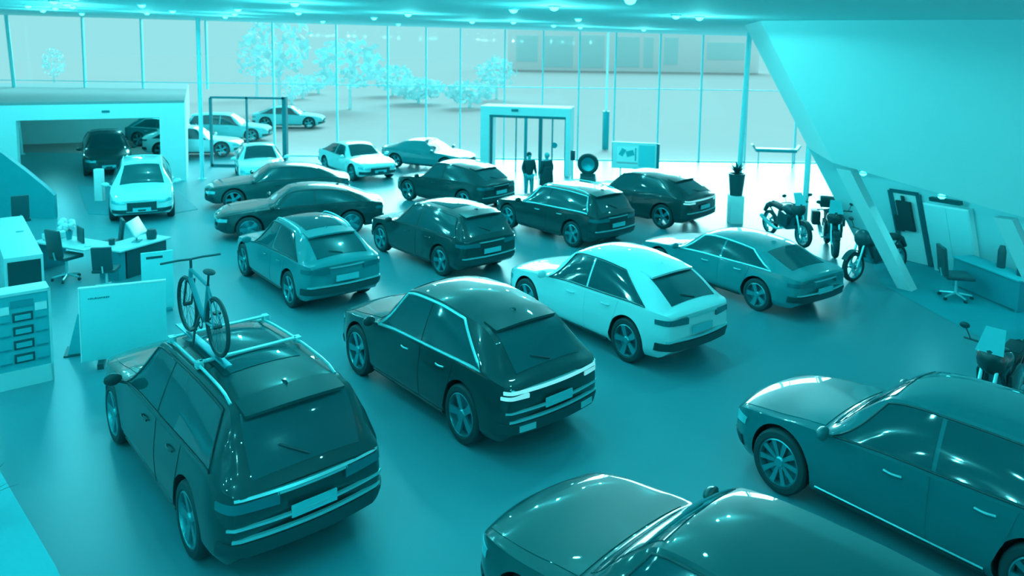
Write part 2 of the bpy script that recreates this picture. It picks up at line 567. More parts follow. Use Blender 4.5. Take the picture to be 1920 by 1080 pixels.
    def band(s, end, z1, z2, s0, s1, off=.012, side=1, n_=14, nz=3, taper=0.0):
        rows = []
        for i in range(n_ + 1):
            sd = s0 + (s1 - s0) * i / n_
            zz = [z1 + (z2 - z1) * j / nz + taper * (i / n_) * (.5 - j / nz) * (z2 - z1) for j in range(nz + 1)]
            rows.append([s.outline(end, abs(sd), z) + (1 if sd >= 0 else -1,) for z in zz])
        V, F = [], []
        for lift in (off, -.02):
            for r_ in rows:
                for P, N, sg in r_:
                    q = P + N * lift
                    V.append((q.x, q.y * sg * side, q.z))
        m_ = nz + 1; k = len(rows) * m_
        for i in range(n_):
            for j in range(nz):
                q = (i * m_ + j, (i + 1) * m_ + j, (i + 1) * m_ + j + 1, i * m_ + j + 1)
                F += [q, tuple(k + w for w in q[::-1])]
            for j in (0, nz):
                F.append((i * m_ + j, (i + 1) * m_ + j, k + (i + 1) * m_ + j, k + i * m_ + j))
        for j in range(nz):
            for i in (0, n_):
                F.append((i * m_ + j, i * m_ + j + 1, k + i * m_ + j + 1, k + i * m_ + j))
        return V, F

def wheel_parts(R, w, spokes):
    tyre = lathe([(R * .70, -w / 2 + .02), (R * .78, -w / 2), (R * .93, -w / 2 + .005), (R * .985, -w / 2 + .03), (R, -w / 4), (R, w / 4),
                  (R * .985, w / 2 - .03), (R * .93, w / 2 - .005), (R * .78, w / 2), (R * .70, w / 2 - .02)], 40, 'Y', True)
    r = R * .73
    rim = lathe([(r, w / 2 - .012), (r * .95, w / 2 - .004), (r * .92, w / 2 - .03), (r * .90, 0), (r * .9, -w / 2 + .03), (r, -w / 2 + .03)], 40, 'Y', True)
    parts = [rim, lathe([(.001, w / 2 - .015), (.05, w / 2 - .018), (.075, w / 2 - .045), (.075, w / 2 - .09), (.001, w / 2 - .09)], 24, 'Y')]
    for k in range(spokes):
        a = 2 * PI * k / spokes
        h = r * .93
        wd0, wd1 = (.036, .056) if spokes <= 6 else (.02, .032)
        yo = w / 2 - .02
        v = []
        for (rr, ww, yy) in ((.05, wd0, yo - .018), (h, wd1, yo + .006)):
            for sx in (-1, 1):
                for dy in (0, -.035):
                    v.append((rr, yy + dy, sx * ww))
        f = [(0, 1, 3, 2), (4, 6, 7, 5), (0, 4, 5, 1), (2, 3, 7, 6), (0, 2, 6, 4), (1, 5, 7, 3)]
        v = [(p[0] * math.cos(a) - p[2] * math.sin(a), p[1], p[0] * math.sin(a) + p[2] * math.cos(a)) for p in v]
        parts.append((v, f))
    disc = lathe([(.001, w / 2 - .11), (r * .86, w / 2 - .11), (r * .86, w / 2 - .13), (.001, w / 2 - .13)], 32, 'Y')
    return tyre, join(*parts), disc

def bool_cut(vf, cutters, m_body, m_cut):
    a = link('tmp_body', vf, m_body); 
    b = link('tmp_cut', join(*cutters), m_cut)
    a.data.materials.append(m_cut)
    b.data.materials.clear(); b.data.materials.append(m_body); b.data.materials.append(m_cut)
    b.data.polygons.foreach_set('material_index', [1] * len(b.data.polygons))
    md = a.modifiers.new('cut', 'BOOLEAN'); md.object = b; md.operation = 'DIFFERENCE'; md.solver = 'EXACT'
    dg = bpy.context.evaluated_depsgraph_get(); dg.update()
    me = bpy.data.meshes.new_from_object(a.evaluated_get(dg))
    bpy.data.objects.remove(a); bpy.data.objects.remove(b)
    me.set_sharp_from_angle(angle=math.radians(32))
    return me

def make_car(name, label, kind, loc, yaw, paint='paint_black', dims={}, wheelR=.375, spokes=5, detail=2, lit=False, rails=False,
             sunroof=False, cat='car', group=None, trim='black', scale=1.0, chrome_sill=False, rear=True, open_top=False, strips=False):
    s = CarShape(kind, **dims)
    t = thing(name, label, cat, loc, math.radians(yaw), group)
    t.scale = scale if isinstance(scale, tuple) else (scale, scale, scale)
    pm = M[paint]
    wy = s.W - .125
    cut = []
    for cx in (0, s.wb):
        for sg in (-1, 1):
            cut.append(move(lathe([(.001, -.17), (wheelR + .055, -.17), (wheelR + .055, .3), (.001, .3)], 40, 'Y'), cx, sg * (s.W - .14) if sg > 0 else -(s.W - .14), wheelR + .005, rz=0 if sg > 0 else PI))
    me = bool_cut(s.body(), cut, pm, M['black'])
    me.name = 'body'
    o = bpy.data.objects.new('body', me); COL.objects.link(o); o.parent = t
    # wheels
    ty, rim, disc = wheel_parts(wheelR, .235, spokes)
    first = None
    for cx in (0, s.wb):
        for sg in (1, -1):
            loc_ = dict(x=cx, y=sg * wy, z=wheelR, rz=0 if sg > 0 else PI)
            w_ = link('wheel', move(ty, **loc_), M['rubber'], t)
            link('rim', move(rim, **loc_), M['silver'], w_)
            if detail > 1: link('brake_disc', move(disc, **loc_), M['metal'], w_)
    # glass
    g = M['glass']
    link('windscreen', grid_patch(lambda a, b: s.S(s.roof_f + .03 + (s.cowl - .04 - s.roof_f) * a, 5 + .13 + .87 * min(b, 1 - b) * 2, 1 if b < .5 else -1), 12, 20, .006), g, t)
    if not open_top:
        link('rear_window', grid_patch(lambda a, b: s.S(s.glass_r0 + (s.glass_r1 - s.glass_r0) * a, 5 + .14 + .86 * min(b, 1 - b) * 2, 1 if b < .5 else -1), 10, 20, .006), g, t)
    pil = 1.06 if s.wb > 2.75 else .98
    sf, sr_ = (s.cowl - .12, s.roof_f + .06), s.sw
    for sg in (1, -1):
        if open_top: break
        def lerp(p, q, k): return p + (q - p) * k
        fw = grid_patch(lambda a, b: s.S(lerp(pil + .025, lerp(sf[0], sf[1], b), a), 4.1 + .8 * b, sg), 12, 6, .006)
        rw = grid_patch(lambda a, b: s.S(lerp(lerp(sr_[0], sr_[1], b), pil - .025, a), 4.1 + .8 * b, sg), 12, 6, .006)
        link('side_window', fw, g, t); link('side_window', rw, g, t)
        if trim:
            pth = [s.S(lerp(sr_[0], sf[0], k / 16), 4.07, sg) + Vector((0, sg * .008, 0)) for k in range(17)]
            pth += [s.S(lerp(sf[0], sf[1], k / 6), 4.1 + .82 * k / 6, sg) + Vector((0, sg * .008, .004)) for k in range(1, 7)]
            pth += [s.S(lerp(sf[1], sr_[1], k / 14), 4.92, sg) + Vector((0, sg * .006, .008)) for k in range(1, 15)]
            pth += [s.S(lerp(sr_[1], sr_[0], k / 6), 4.92 - .82 * k / 6, sg) + Vector((0, sg * .008, .004)) for k in range(1, 6)]
            link('window_trim', tube(pth, .022 if trim == 'chrome' else .011, 6, True), M['chrome' if trim == 'chrome' else 'black'], t)
    # doors with handles, hood
    if detail > 0:
        for sg in (1, -1):
            a0, a1 = (pil + .02, s.wb - .56), (.50, pil - .02)
            for (xa, xb, xau) in ((a0[0], a0[1], a0[0]), (a1[0], a1[1], .22)):
                dr = link('door', grid_patch(lambda a, b: s.S((xa + (xau - xa) * b) * (1 - a) + xb * a, 1.75 + 2.2 * b, sg), 10, 12, .005), pm, t)
                hx = xau + (.28 if xau > 1 else .2)
                hp = [s.S(hx + .2 * k / 6, 3.62, sg) + Vector((0, sg * (.018 + .02 * math.sin(PI * k / 6)), 0)) for k in range(7)]
                link('door_handle', tube(hp, .013, 8), M['chrome'] if chrome_sill or trim == 'chrome' else pm, dr)
            link('side_skirt', grid_patch(lambda a, b: s.S(.5 + (s.wb - 1.0) * a, 1.02 + .5 * b, sg), 8, 4, .02), M['black'], t)
            if chrome_sill:
                link('sill_trim', tube([s.S(.5 + (s.wb - 1.0) * k / 8, 1.75, sg) + Vector((0, sg * .012, 0)) for k in range(9)], .012, 6), M['chrome'], t)
        link('hood', grid_patch(lambda a, b: s.S(s.cowl + .05 + (s.x1 - .17 - s.cowl - .05) * a, 5.03 + .97 * min(b, 1 - b) * 2, 1 if b < .5 else -1), 12, 18, .006), pm, t)
    # mirrors
    for sg in (1, -1):
        b_ = s.S(s.cowl - .12, 4.02, sg)
        v, f = ball(1, (0, 0, 0), (1, 1, 1), 14, 8)
        v = [(p[0] * (.085 if p[0] > 0 else .035), p[1] * .115, p[2] * .075) for p in v]
        mm = move((v, f), b_.x + .02, b_.y + sg * .16, b_.z + .07)
        st = tube([tuple(b_ + Vector((0, 0, 0))), (b_.x + .02, b_.y + sg * .1, b_.z + .04)], .02, 6)
        link('side_mirror', join(mm, st), pm, t)
    # ends
    hz = s.belt(s.x1 - .3)
    link('front_bumper', s.band(1, s.zb(s.x1) + .0, s.zb(s.x1) + .12, -.95, .95, .02, n_=28), M['black'], t)
    gr = link('grille', s.band(1, .40, hz - .16, -.42, .42, .014, n_=12, nz=8), M['black'], t)
    if detail > 1:
        link('grille_frame', join(s.band(1, .385, .405, -.44, .44, .022, n_=12, nz=1), s.band(1, hz - .165, hz - .145, -.44, .44, .022, n_=12, nz=1)), M['chrome'], gr)
    for sg in (1, -1):
        link('headlight', s.band(1, hz - .22, hz - .09, .47, 1.02, .012, side=sg, taper=.35), M['lamp_clear'], t)
    link('number_plate', move(box(-.008, .008, -.26, .26, -.055, .055), s.x1 + .022, 0, .46), M['plate'], t)
    if rear:
        rz = min(s.top(s.x0 + .02), 1.0) if kind != 'sedan' else .9
        if lit:
            link('light_bar', s.band(-1, rz - .075, rz - .035, -.93, .93, .02, n_=32, nz=1), M['lamp_lit'], t)
            for sg in (1, -1): link('tail_light', s.band(-1, rz - .15, rz - .095, .55, .98, .016, side=sg, taper=.3), M['lamp_lit'], t)
        else:
            for sg in (1, -1): link('tail_light', s.band(-1, rz - .17, rz - .055, .38, 1.08, .014, side=sg, taper=.35), M['lamp_red'], t)
            link('tailgate_strip', s.band(-1, rz - .075, rz - .05, -.40, .40, .014, n_=10, nz=1), M['chrome'], t)
        link('number_plate', move(box(-.01, .01, -.26, .26, -.06, .06), s.x0 - .015, 0, rz - .29), M['plate'], t)
        bz_ = s.zb(s.x0)
        link('rear_bumper', s.band(-1, bz_, bz_ + .13, -1.05, 1.05, .03, n_=32), M['black'], t)
        link('bumper_trim', join(s.band(-1, bz_ + .145, bz_ + .175, -.85, .85, .022, n_=26, nz=1)), M['chrome'], t)
        if strips:
            link('bumper_trim', s.band(-1, bz_ + .26, bz_ + .285, -.9, .9, .02, n_=26, nz=1), M['chrome'], t)
            link('tailgate_strip', s.band(-1, rz - .045, rz - .02, -.82, .82, .012, n_=26, nz=1), M['chrome'], t)
            for sg in ((1, -1) if lit else ()):
                link('exhaust_trim', s.band(-1, bz_ + .02, bz_ + .1, .45, .72, .04, side=sg, n_=6), M['chrome'], t)
        if kind != 'sedan' and detail > 0:
            # roof spoiler over the rear window
            x_e = s.glass_r1 + .02
            def sp(a, b):
                y_ = (b - .5) * 2
                P = s.S(x_e + .16, 5 + .12 + .88 * (1 - abs(y_)), 1 if y_ > 0 else -1)
                x_ = x_e + .16 - .34 * a + .05 * a * abs(y_)**3
                return Vector((x_, P.y, P.z + .012 - .05 * a))
            link('spoiler', grid_patch(sp, 4, 20, .006, back=-.03), pm, t)
            q = s.S((s.glass_r0 + s.glass_r1) / 2 - .1, 6)
            link('rear_wiper', tube([s.S(s.glass_r0 + .03, 6) + Vector((-.02, 0, .01)), s.S(s.glass_r0 + .12, 5.6) + Vector((-.02, 0, .02))], .01, 6), M['black'], t)
    if rails:
        for sg in (1, -1):
            pts_ = []
            for k in range(15):
                x = s.roof_r + .15 + (s.roof_f - s.roof_r - .2) * k / 14
                e = min(k, 14 - k)
                pts_.append(s.S(x, 5.06, sg) + Vector((0, 0, .0 if e == 0 else .035 if e == 1 else .045)))
            link('roof_rail', tube(pts_, .017, 8), M['chrome'], t)
    if sunroof:
        link('sunroof', grid_patch(lambda a, b: s.S(.15 + (s.roof_f - .28) * a, 5.3 + .7 * min(b, 1 - b) * 2, 1 if b < .5 else -1), 10, 16, .006), g, t)
    if detail > 1 and not open_top:
        q = s.S(s.roof_r + .12, 6)
        link('antenna_fin', ([(q.x, -.02, q.z - .01), (q.x, .02, q.z - .01), (q.x + .2, 0, q.z - .005), (q.x - .02, 0, q.z + .05), (q.x + .02, 0, q.z + .05)],
                             [(0, 1, 3), (1, 2, 4, 3), (0, 3, 4, 2), (0, 2, 1)]), pm, t)
    # bow the nose and the tail in plan
    for o in t.children:
        if o.name.split('.')[0] == 'wheel': continue
        for ob in [o] + list(o.children):
            for v in ob.data.vertices:
                k = (v.co.y / s.W)**2
                a_, b_ = v.co.x - s.x0, s.x1 - v.co.x
                if a_ < .9: v.co.x += .12 * k * (1 - max(a_, 0) / .9)**2
                if b_ < .7: v.co.x -= .17 * k * (1 - max(b_, 0) / .7)**2
    return t, s

CARS = [
 ('suv', 'black large SUV carrying a bicycle on its roof rack, nearest at the left', 'suv', (-2.84, 8.7, 0), 131, dict(scale=(1.07, 1.02, 1.13), strips=True, paint='paint_black', dims=dict(wb=2.99, rear=1.06, front=.95, H=1.73, W=.985), wheelR=.385, rails=True, sunroof=True, trim='black')),
 ('suv', 'black coupe SUV with a pale light bar across its tail and chrome window trim', 'coupe', (.05, 11.2, 0), 131, dict(scale=(1.0, 1.0, 1.12), strips=True, paint='paint_black', dims=dict(wb=2.995, rear=1.03, front=.92, H=1.69, W=.995), wheelR=.395, lit=True, trim='chrome')),
 ('suv', 'bright white coupe SUV in the middle of the hall', 'coupe', (2.88, 14.1, 0), 128, dict(scale=(1.03, 1.02, 1.09), paint='paint_white', dims=dict(wb=2.82, rear=.97, front=.88, H=1.63, W=.945))),
 ('car', 'grey low liftback sedan parked right of the white coupe SUV', 'sedan', (6.2, 16.9, 0), 125, dict(paint='paint_grey', dims=dict(wb=2.93, rear=1.08, front=.95, H=1.43, W=.955), wheelR=.36, trim='chrome')),
 ('car', 'dark grey car nearest at the right, cut off by the right edge', 'suv', (6.11, 7.75, 0), 129, dict(scale=(1.02, 1.02, 1.14), paint='paint_mid', dims=dict(wb=2.87, rear=1.0, front=.88, H=1.6, W=.955), spokes=10, chrome_sill=True, trim='black')),
 ('car', 'dark car at the bottom edge with only hood, windscreen and roof in view', 'suv', (2.93, 5.05, 0), 133, dict(scale=(1.02, 1.02, 1.10), paint='paint_dark', dims=dict(wb=2.95, rear=1.05, front=.93, H=1.66, W=.98))),
 ('suv', 'mid grey compact SUV with dark glass sunroof behind the bicycle', 'coupe', (-4.1, 16.75, 0), 129, dict(scale=(1.03, 1.02, 1.07), paint='paint_grey', dims=dict(wb=2.72, rear=.93, front=.88, H=1.6, W=.93), sunroof=True, rails=True)),
 ('suv', 'black SUV between the grey compact SUV and the white coupe SUV', 'suv', (-1.06, 19.19, 0), 131, dict(paint='paint_black', dims=dict(wb=2.82, rear=.95, front=.88, H=1.65, W=.945), sunroof=True)),
 ('suv', 'black SUV with silver roof rails behind the white coupe SUV', 'suv', (2.45, 22.07, 0), 131, dict(paint='paint_black', dims=dict(wb=2.82, rear=.97, front=.88, H=1.64, W=.945), rails=True, trim='chrome')),
 ('car', 'black car at the back right, in front of the advertising board', 'coupe', (5.45, 24.5, 0), 137, dict(scale=1.04, paint='paint_black', dims=dict(wb=2.82, rear=.95, front=.88, H=1.6, W=.945), lit=True, detail=1)),
 ('car', 'black car in the back row, left of the two visitors', 'coupe', (-1.05, 26.5, 0), 140, dict(paint='paint_black', dims=dict(wb=2.82, rear=.95, front=.88, H=1.6, W=.945), detail=1)),
 ('car', 'black sedan facing left, the nearer of the two sedans facing left', 'sedan', (-5.1, 23.4, 0), 200, dict(paint='paint_black', dims=dict(wb=2.92, rear=1.05, front=.93, H=1.46, W=.95), wheelR=.36)),
 ('car', 'dark sedan facing left, parked behind the nearer sedan facing left', 'sedan', (-7.0, 27.4, 0), 200, dict(paint='paint_dark', dims=dict(wb=2.92, rear=1.05, front=.93, H=1.46, W=.95), wheelR=.36, detail=1)),
 ('suv', 'white SUV facing the camera on a grey floor mat at the left', 'suv', (-13.15, 26.9, 0), 295, dict(paint='paint_white', dims=dict(wb=2.85, rear=.97, front=.9, H=1.66, W=.96), detail=2, rails=True)),
 ('car', 'white car facing the camera behind the two sedans facing left', 'sedan', (-11.15, 33.1, 0), 292, dict(paint='paint_white', dims=dict(wb=2.8, rear=1.0, front=.9, H=1.45, W=.93), wheelR=.34, detail=1)),
 ('convertible', 'dark open convertible by the glass front, windscreen standing up', 'sedan', (-5.0, 35.6, 0), 335, dict(paint='paint_grey', dims=dict(wb=2.65, rear=.9, front=.85, H=1.38, W=.9), wheelR=.33, detail=1, open_top=True, rear=True)),
 ('suv', 'dark SUV inside the side room, seen through its wide opening', 'suv', (-18.6, 34.6, 0), 300, dict(paint='paint_dark', dims=dict(wb=2.8, rear=.95, front=.88, H=1.66, W=.94), detail=1)),
 ('car', 'dark car with arched roof at the back of the side room', 'coupe', (-19.9, 41.5, 0), 350, dict(paint='paint_mid', dims=dict(wb=2.8, rear=.95, front=.88, H=1.6, W=.94), detail=1, trim='chrome')),
 ('car', 'white car partly hidden by the right jamb of the side room', 'coupe', (-17.2, 37.6, 0), 10, dict(paint='paint_white', dims=dict(wb=2.8, rear=.95, front=.88, H=1.5, W=.94), detail=1)),
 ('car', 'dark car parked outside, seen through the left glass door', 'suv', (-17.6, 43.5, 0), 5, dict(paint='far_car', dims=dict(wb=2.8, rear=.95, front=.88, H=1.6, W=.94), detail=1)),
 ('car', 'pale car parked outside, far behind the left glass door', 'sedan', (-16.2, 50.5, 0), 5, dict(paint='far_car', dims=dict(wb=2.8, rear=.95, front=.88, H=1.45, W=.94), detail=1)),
 ('car', 'white sedan with black grille facing right near the glass front', 'sedan', (-7.6, 34.2, 0), 306, dict(paint='paint_white', dims=dict(wb=2.85, rear=1.0, front=.9, H=1.42, W=.93), wheelR=.34, detail=1)),
]
for nm, lab, kind, loc, yaw, kw in CARS:
    ct, cs = make_car(nm, lab, kind, loc, yaw, **kw)
    if nm == 'suv' and 'bicycle' in lab and 'roof rack' in lab: bike_car = (ct, cs)

def at(px, py, z=0.0):
    """point at height z seen at a position of the photograph (for reading places off it)"""
    f, p, r = 1430.9, .10486, -.014
    X, Y = px - 960, py - 230.9
    c, s = math.cos(-r), math.sin(-r)
    X, Y = X * c - Y * s, X * s + Y * c
    D = Vector((X, f * math.cos(p) - Y * math.sin(p), -f * math.sin(p) - Y * math.cos(p)))
    t = (z - 5.816) / D.z
    return Vector((D.x * t, D.y * t, z))

# ------------------------------------------------------------------ side room at the left (white box with a wide opening)
P0 = Vector((-13.35, 30.98, 0)); wdir = Vector((-.925, -.38, 0)); back = Vector((-.38, .925, 0))
def wq(s, t=0.0, z=0.0): return P0 + wdir * s + back * t + Vector((0, 0, z))
def wbox(s0, s1, t0, t1, z0, z1):
    v = [wq(s, t, z) for z in (z0, z1) for t in (t0, t1) for s in (s0, s1)]
    return v, [(0, 2, 3, 1), (4, 5, 7, 6), (0, 1, 5, 4), (2, 6, 7, 3), (0, 4, 6, 2), (1, 3, 7, 5)]
structure('wall_side_room', join(wbox(0, .95, 0, .5, 0, 3.2), wbox(.95, 5.9, 0, .5, 2.62, 3.2), wbox(5.9, 14, 0, .5, 0, 3.2),
                                 wbox(0, .2, .5, 14, 0, 3.2), wbox(0, 14, 14, 14.2, 0, 3.2), wbox(13.8, 14, .5, 14, 0, 3.2)), M['white'])
structure('ceiling_side_room', wbox(0, 14, 0, 14.2, 3.2, 3.3), M['mat_roof'])
tag(link('wall_sign', wbox(2.72, 3.0, -.03, 0, 2.86, 2.95), M['darkframe']), 'small dark sign plate above the side room opening', 'sign')
for k, (s_, t_) in enumerate(((2, 4), (5, 4), (2.5, 8), (6, 8), (3, 11))):  # lamps added to light the inside of the side room
    a = L0.copy(); COL.objects.link(a); b = L1.copy(); COL.objects.link(b); b.parent = a
    a.location = wq(s_, t_, 3.2)
    a['label'] = 'added fill downlight inside the side room at the left'; a['group'] = 'added side room fill lights'
    sp_ = bpy.data.objects.new('downlight_beam', spot); COL.objects.link(sp_); sp_.parent = a; sp_.location = (0, 0, -.2)
# grey sloping parapet in front of the side room's left end
tag(link('parapet', prism([(-18.5, 24, 0), (-14.6, 24, 0), (-14.6, 24, .75), (-14.85, 24, 1.0), (-15.5, 24, 1.55), (-16.2, 24, 2.1), (-18.5, 24, 3.3)], (-.1, .3, 0)), M['carpet']), 'grey sloping parapet at the far left edge in front of the white wall', 'parapet')

# ------------------------------------------------------------------ entrance portal and glass doors
def frame_bars(segs, r=.04):
    return join(*[tube([a, b], r, 4) for a, b in segs])
# left glass door frame
y = 34.5
xa, xm, xb = -13.69, -12.05, -10.35
t = thing('glass_door_frame', 'dark framed two-part glass door behind the left steel column', 'door', (0, 0, 0))
link('door_frame', join(box(xa - .06, xa + .06, y - .05, y + .05, 0, 3.16), box(xb - .09, xb + .09, y - .05, y + .25, 0, 3.24), box(xm - .04, xm + .04, y - .05, y + .05, 0, 3.2),
                        box(xa, xb, y - .05, y + .05, 3.12, 3.22), box(xa, xb, y - .05, y + .05, 0, .12)), M['darkframe'], t)
for x0_, x1_ in ((xa + .06, xm - .04), (xm + .04, xb - .09)):
    link('glass_pane', box(x0_, x1_, y - .006, y + .006, .12, 3.12), M['clear'], t)
# entrance portal: white surround with sliding doors
y = 33.85
t = thing('entrance_portal', 'white entrance portal with sliding glass doors behind the two visitors', 'door', (0, 0, 0), 0)
pr = math.radians(-12)
def pb(x0, x1, y0, y1, z0, z1): return move(box(x0, x1, y0, y1, z0, z1), -1.0, y, 0, rz=pr)
link('surround', join(pb(-.42, -.02, 0, 1.3, 0, 3.0), pb(3.42, 3.62, 0, 1.3, 0, 3.0), pb(-.02, 3.42, 0, 1.3, 2.62, 3.0)), M['white'], t)
link('sliding_track', pb(-.02, 3.42, .1, .3, 2.5, 2.62), M['darkframe'], t)
for a, b, w_ in ((.0, .1, 1), (1.15, 1.2, 0), (1.55, 1.68, 0), (2.2, 2.36, 1), (2.78, 2.84, 0), (3.36, 3.42, 0)):
    link('door_post', pb(a, b, .15, .25, 0, 2.5), M['darkframe' if w_ else 'metal'], t)
for a, b in ((.1, 1.15), (1.2, 1.55), (2.36, 2.78), (2.84, 3.36)):
    link('glass_pane', pb(a, b, .19, .2, .02, 2.5), M['clear'], t)
link('sensor_box', pb(1.0, 1.3, -.06, 0, 2.8, 2.9), M['darkframe'], t)
link('round_sticker', move(lathe([(.001, 0), (.13, 0), (.13, .01), (.001, .01)], 20, 'Y'), -1.0 + 2.95 * math.cos(pr), y + 2.95 * math.sin(pr) + .12, 1.35, rz=pr), M['metal'], t)

# ------------------------------------------------------------------ people
def skin_mesh(name, pts, edges, rad, m, parent, lv=2, root=0):
    me = bpy.data.meshes.new(name)
    me.from_pydata(pts, edges, [])
    o = bpy.data.objects.new(name, me); COL.objects.link(o)
    md = o.modifiers.new('skin', 'SKIN')
    for i, r in enumerate(rad):
        r = r if isinstance(r, tuple) else (r, r)
        me.skin_vertices[0].data[i].radius = r
        me.skin_vertices[0].data[i].use_root = (i == root)
    sb = o.modifiers.new('sub', 'SUBSURF'); sb.levels = lv; sb.render_levels = lv
    dg = bpy.context.evaluated_depsgraph_get(); dg.update()
    m2 = bpy.data.meshes.new_from_object(o.evaluated_get(dg))
    bpy.data.objects.remove(o)
    m2.name = name
    m2.materials.clear(); m2.materials.append(m)
    m2.polygons.foreach_set('use_smooth', [True] * len(m2.polygons))
    o = bpy.data.objects.new(name, m2); COL.objects.link(o)
    o.parent = parent
    return o

def make_person(label, loc, rz, top, legs, hair, armbend=.1, group=None):
    t = thing('person', label, 'person', loc, rz, group)
    P = dict(pel=(0, 0, .95), belly=(0, 0, 1.12), chest=(0, -.01, 1.32), neckb=(0, 0, 1.47), neck=(0, 0, 1.53), head=(0, -.02, 1.63), crown=(0, -.01, 1.72))
    pts = list(P.values()); rad = [(.15, .11), (.14, .10), (.17, .11), (.09, .08), .055, (.08, .1), (.07, .085)]
    e = [(0, 1), (1, 2), (2, 3), (3, 4), (4, 5), (5, 6)]
    for sg in (-1, 1):
        b = len(pts)
        pts += [(sg * .1, 0, .88), (sg * .11, -.02, .5), (sg * .11, .02, .1), (sg * .12, -.13, .04)]
        rad += [.095, .062, .042, (.04, .035)]
        e += [(0, b), (b, b + 1), (b + 1, b + 2), (b + 2, b + 3)]
        b = len(pts)
        pts += [(sg * .19, 0, 1.42), (sg * .24, .02, 1.16), (sg * .22, -armbend - .06, .95), (sg * .20, -armbend - .1, .87)]
        rad += [.06, .045, .035, (.03, .02)]
        e += [(2, b), (b, b + 1), (b + 1, b + 2), (b + 2, b + 3)]
    skin_mesh('body', pts, e, rad, M['skin'], t)
    # jacket
    jp = [(0, 0, .86), (0, 0, 1.12), (0, -.01, 1.32), (0, 0, 1.47)]; jr = [(.2, .15), (.175, .135), (.2, .14), (.11, .1)]
    je = [(0, 1), (1, 2), (2, 3)]
    for sg in (-1, 1):
        b = len(jp)
        jp += [(sg * .19, 0, 1.42), (sg * .24, .02, 1.16), (sg * .225, -armbend - .04, .97)]
        jr += [.078, .064, .052]
        je += [(2, b), (b, b + 1), (b + 1, b + 2)]
    skin_mesh('jacket', jp, je, jr, top, t)
    tp = [(0, 0, .93)]; tr = [(.17, .13)]; te = []
    for sg in (-1, 1):
        b = len(tp)
        tp += [(sg * .1, 0, .86), (sg * .11, -.02, .5), (sg * .11, .015, .08)]; tr += [.115, .082, .066]
        te += [(0, b), (b, b + 1), (b + 1, b + 2)]
    skin_mesh('trousers', tp, te, tr, legs, t)
    link('hair', ball(.108, (0, .012, 1.68), (.86, 1.0, .95), 16, 10), hair, t)
    for sg in (-1, 1):
        link('shoe', ball(1, (sg * .12, -.07, .045), (.05, .14, .05), 12, 8), M['black'], t)
        hx, hy, hz_ = sg * .20, -armbend - .11, .85
        fg = [tube([(hx + sg * .0 + (k - 1.5) * .016 * 0 + 0.0, hy + (k - 1.5) * .018, hz_), (hx, hy + (k - 1.5) * .02 - .004, hz_ - .05 - .008 * (k in (1, 2))), (hx - sg * .012, hy + (k - 1.5) * .018 - .01, hz_ - .085)], [.009, .0085, .006], 6) for k in range(4)]
        fg.append(tube([(hx, hy - .03, hz_ + .02), (hx - sg * .01, hy - .055, hz_ - .02), (hx - sg * .015, hy - .06, hz_ - .045)], [.01, .009, .007], 6))
        link('fingers', join(*fg), M['skin'], t)
    face = join(ball(.016, (0, -.125, 1.635), (.8, 1.1, 1.4), 8, 6), ball(.012, (-.033, -.107, 1.665), (1.2, .6, .8), 8, 6), ball(.012, (.033, -.107, 1.665), (1.2, .6, .8), 8, 6))
    link('face_features', face, M['skin'], t)
    return t
q = at(995, 372)
make_person('person in dark jacket and pale trousers by the sliding doors, left of two', (q.x, q.y, 0), .3, M['cloth'], M['panel'], M['cloth'], .12)
q = at(1028, 372)
p2 = make_person('person in a long dark coat by the sliding doors, right of two', (q.x, q.y, 0), -2.6, M['cloth'], M['cloth'], M['skin'], .05)
link('coat_skirt', lathe([(.02, 1.3), (.22, 1.25), (.24, .95), (.27, .55), (.02, .55)], 20), M['cloth'], p2)

# ------------------------------------------------------------------ tyre display, thin stand, advertising board
q = at(1105, 352)
t = thing('tyre_display', 'round tyre standing upright on a dark display stand', 'display', (q.x, q.y, 0), -.2)
link('tyre', move(lathe([(.27, -.1), (.36, -.12), (.42, -.09), (.43, 0), (.42, .09), (.36, .12), (.27, .1)], 36, 'Y', True), 0, 0, 1.05), M['rubber'], t)
link('wheel_rim', move(lathe([(.001, -.04), (.2, -.07), (.27, -.1), (.28, .1), (.001, .02)], 36, 'Y'), 0, 0, 1.05), M['metal'], t)
link('stand', join(prism([(-.3, -.15, .55), (.3, -.15, .55), (.38, -.25, 0), (-.38, -.25, 0)], (0, .45, 0)), box(-.3, .3, -.14, .14, .55, .68)), M['cabinet'], t)
q = at(1076, 350)
t = thing('info_stand', 'slim post with a small dark box on top beside the tyre display', 'stand', (q.x, q.y, 0))
link('post', join(tube([(0, 0, 0), (0, 0, 1.2)], .035, 8), box(-.18, .18, -.18, .18, 0, .03)), M['white'], t)
link('dark_box', box(-.09, .09, -.05, .05, 1.15, 1.55, .015), M['cabinet'], t)
q = at(1193, 334)
t = thing('advertising_board', 'pale advertising board with a picture, standing on two legs near the glass front', 'sign', (q.x, q.y, 0), math.radians(-14))
link('board', box(-1.0, .94, -.06, .06, .55, 1.68, .02), M['metal'], t)
link('white_border', box(-.97, .9, -.075, -.06, .58, 1.65), M['white'], t)
link('picture', box(-.78, .1, -.085, -.075, .72, 1.5), M['wing'], t)
link('picture_shapes', join(move(box(-.1, .1, -.09, -.085, -.16, .16), -.55, 0, 1.25, ry=.5), move(box(-.18, .15, -.09, -.085, -.1, .14), -.2, 0, 1.2, ry=-.3), box(-.02, .04, -.09, -.085, .9, 1.45)), M['panel'], t)
link('picture_band', box(-.78, .1, -.09, -.085, .76, .84), mat('faded_red_print', (.42, .5, .52), .6), t)
link('plain_panel', box(.14, .82, -.085, -.075, .66, 1.58), mat('board_blank_print', .74, .6), t)
link('side_rail', box(.88, 1.0, -.09, .07, .6, 1.66), M['darkframe'], t)
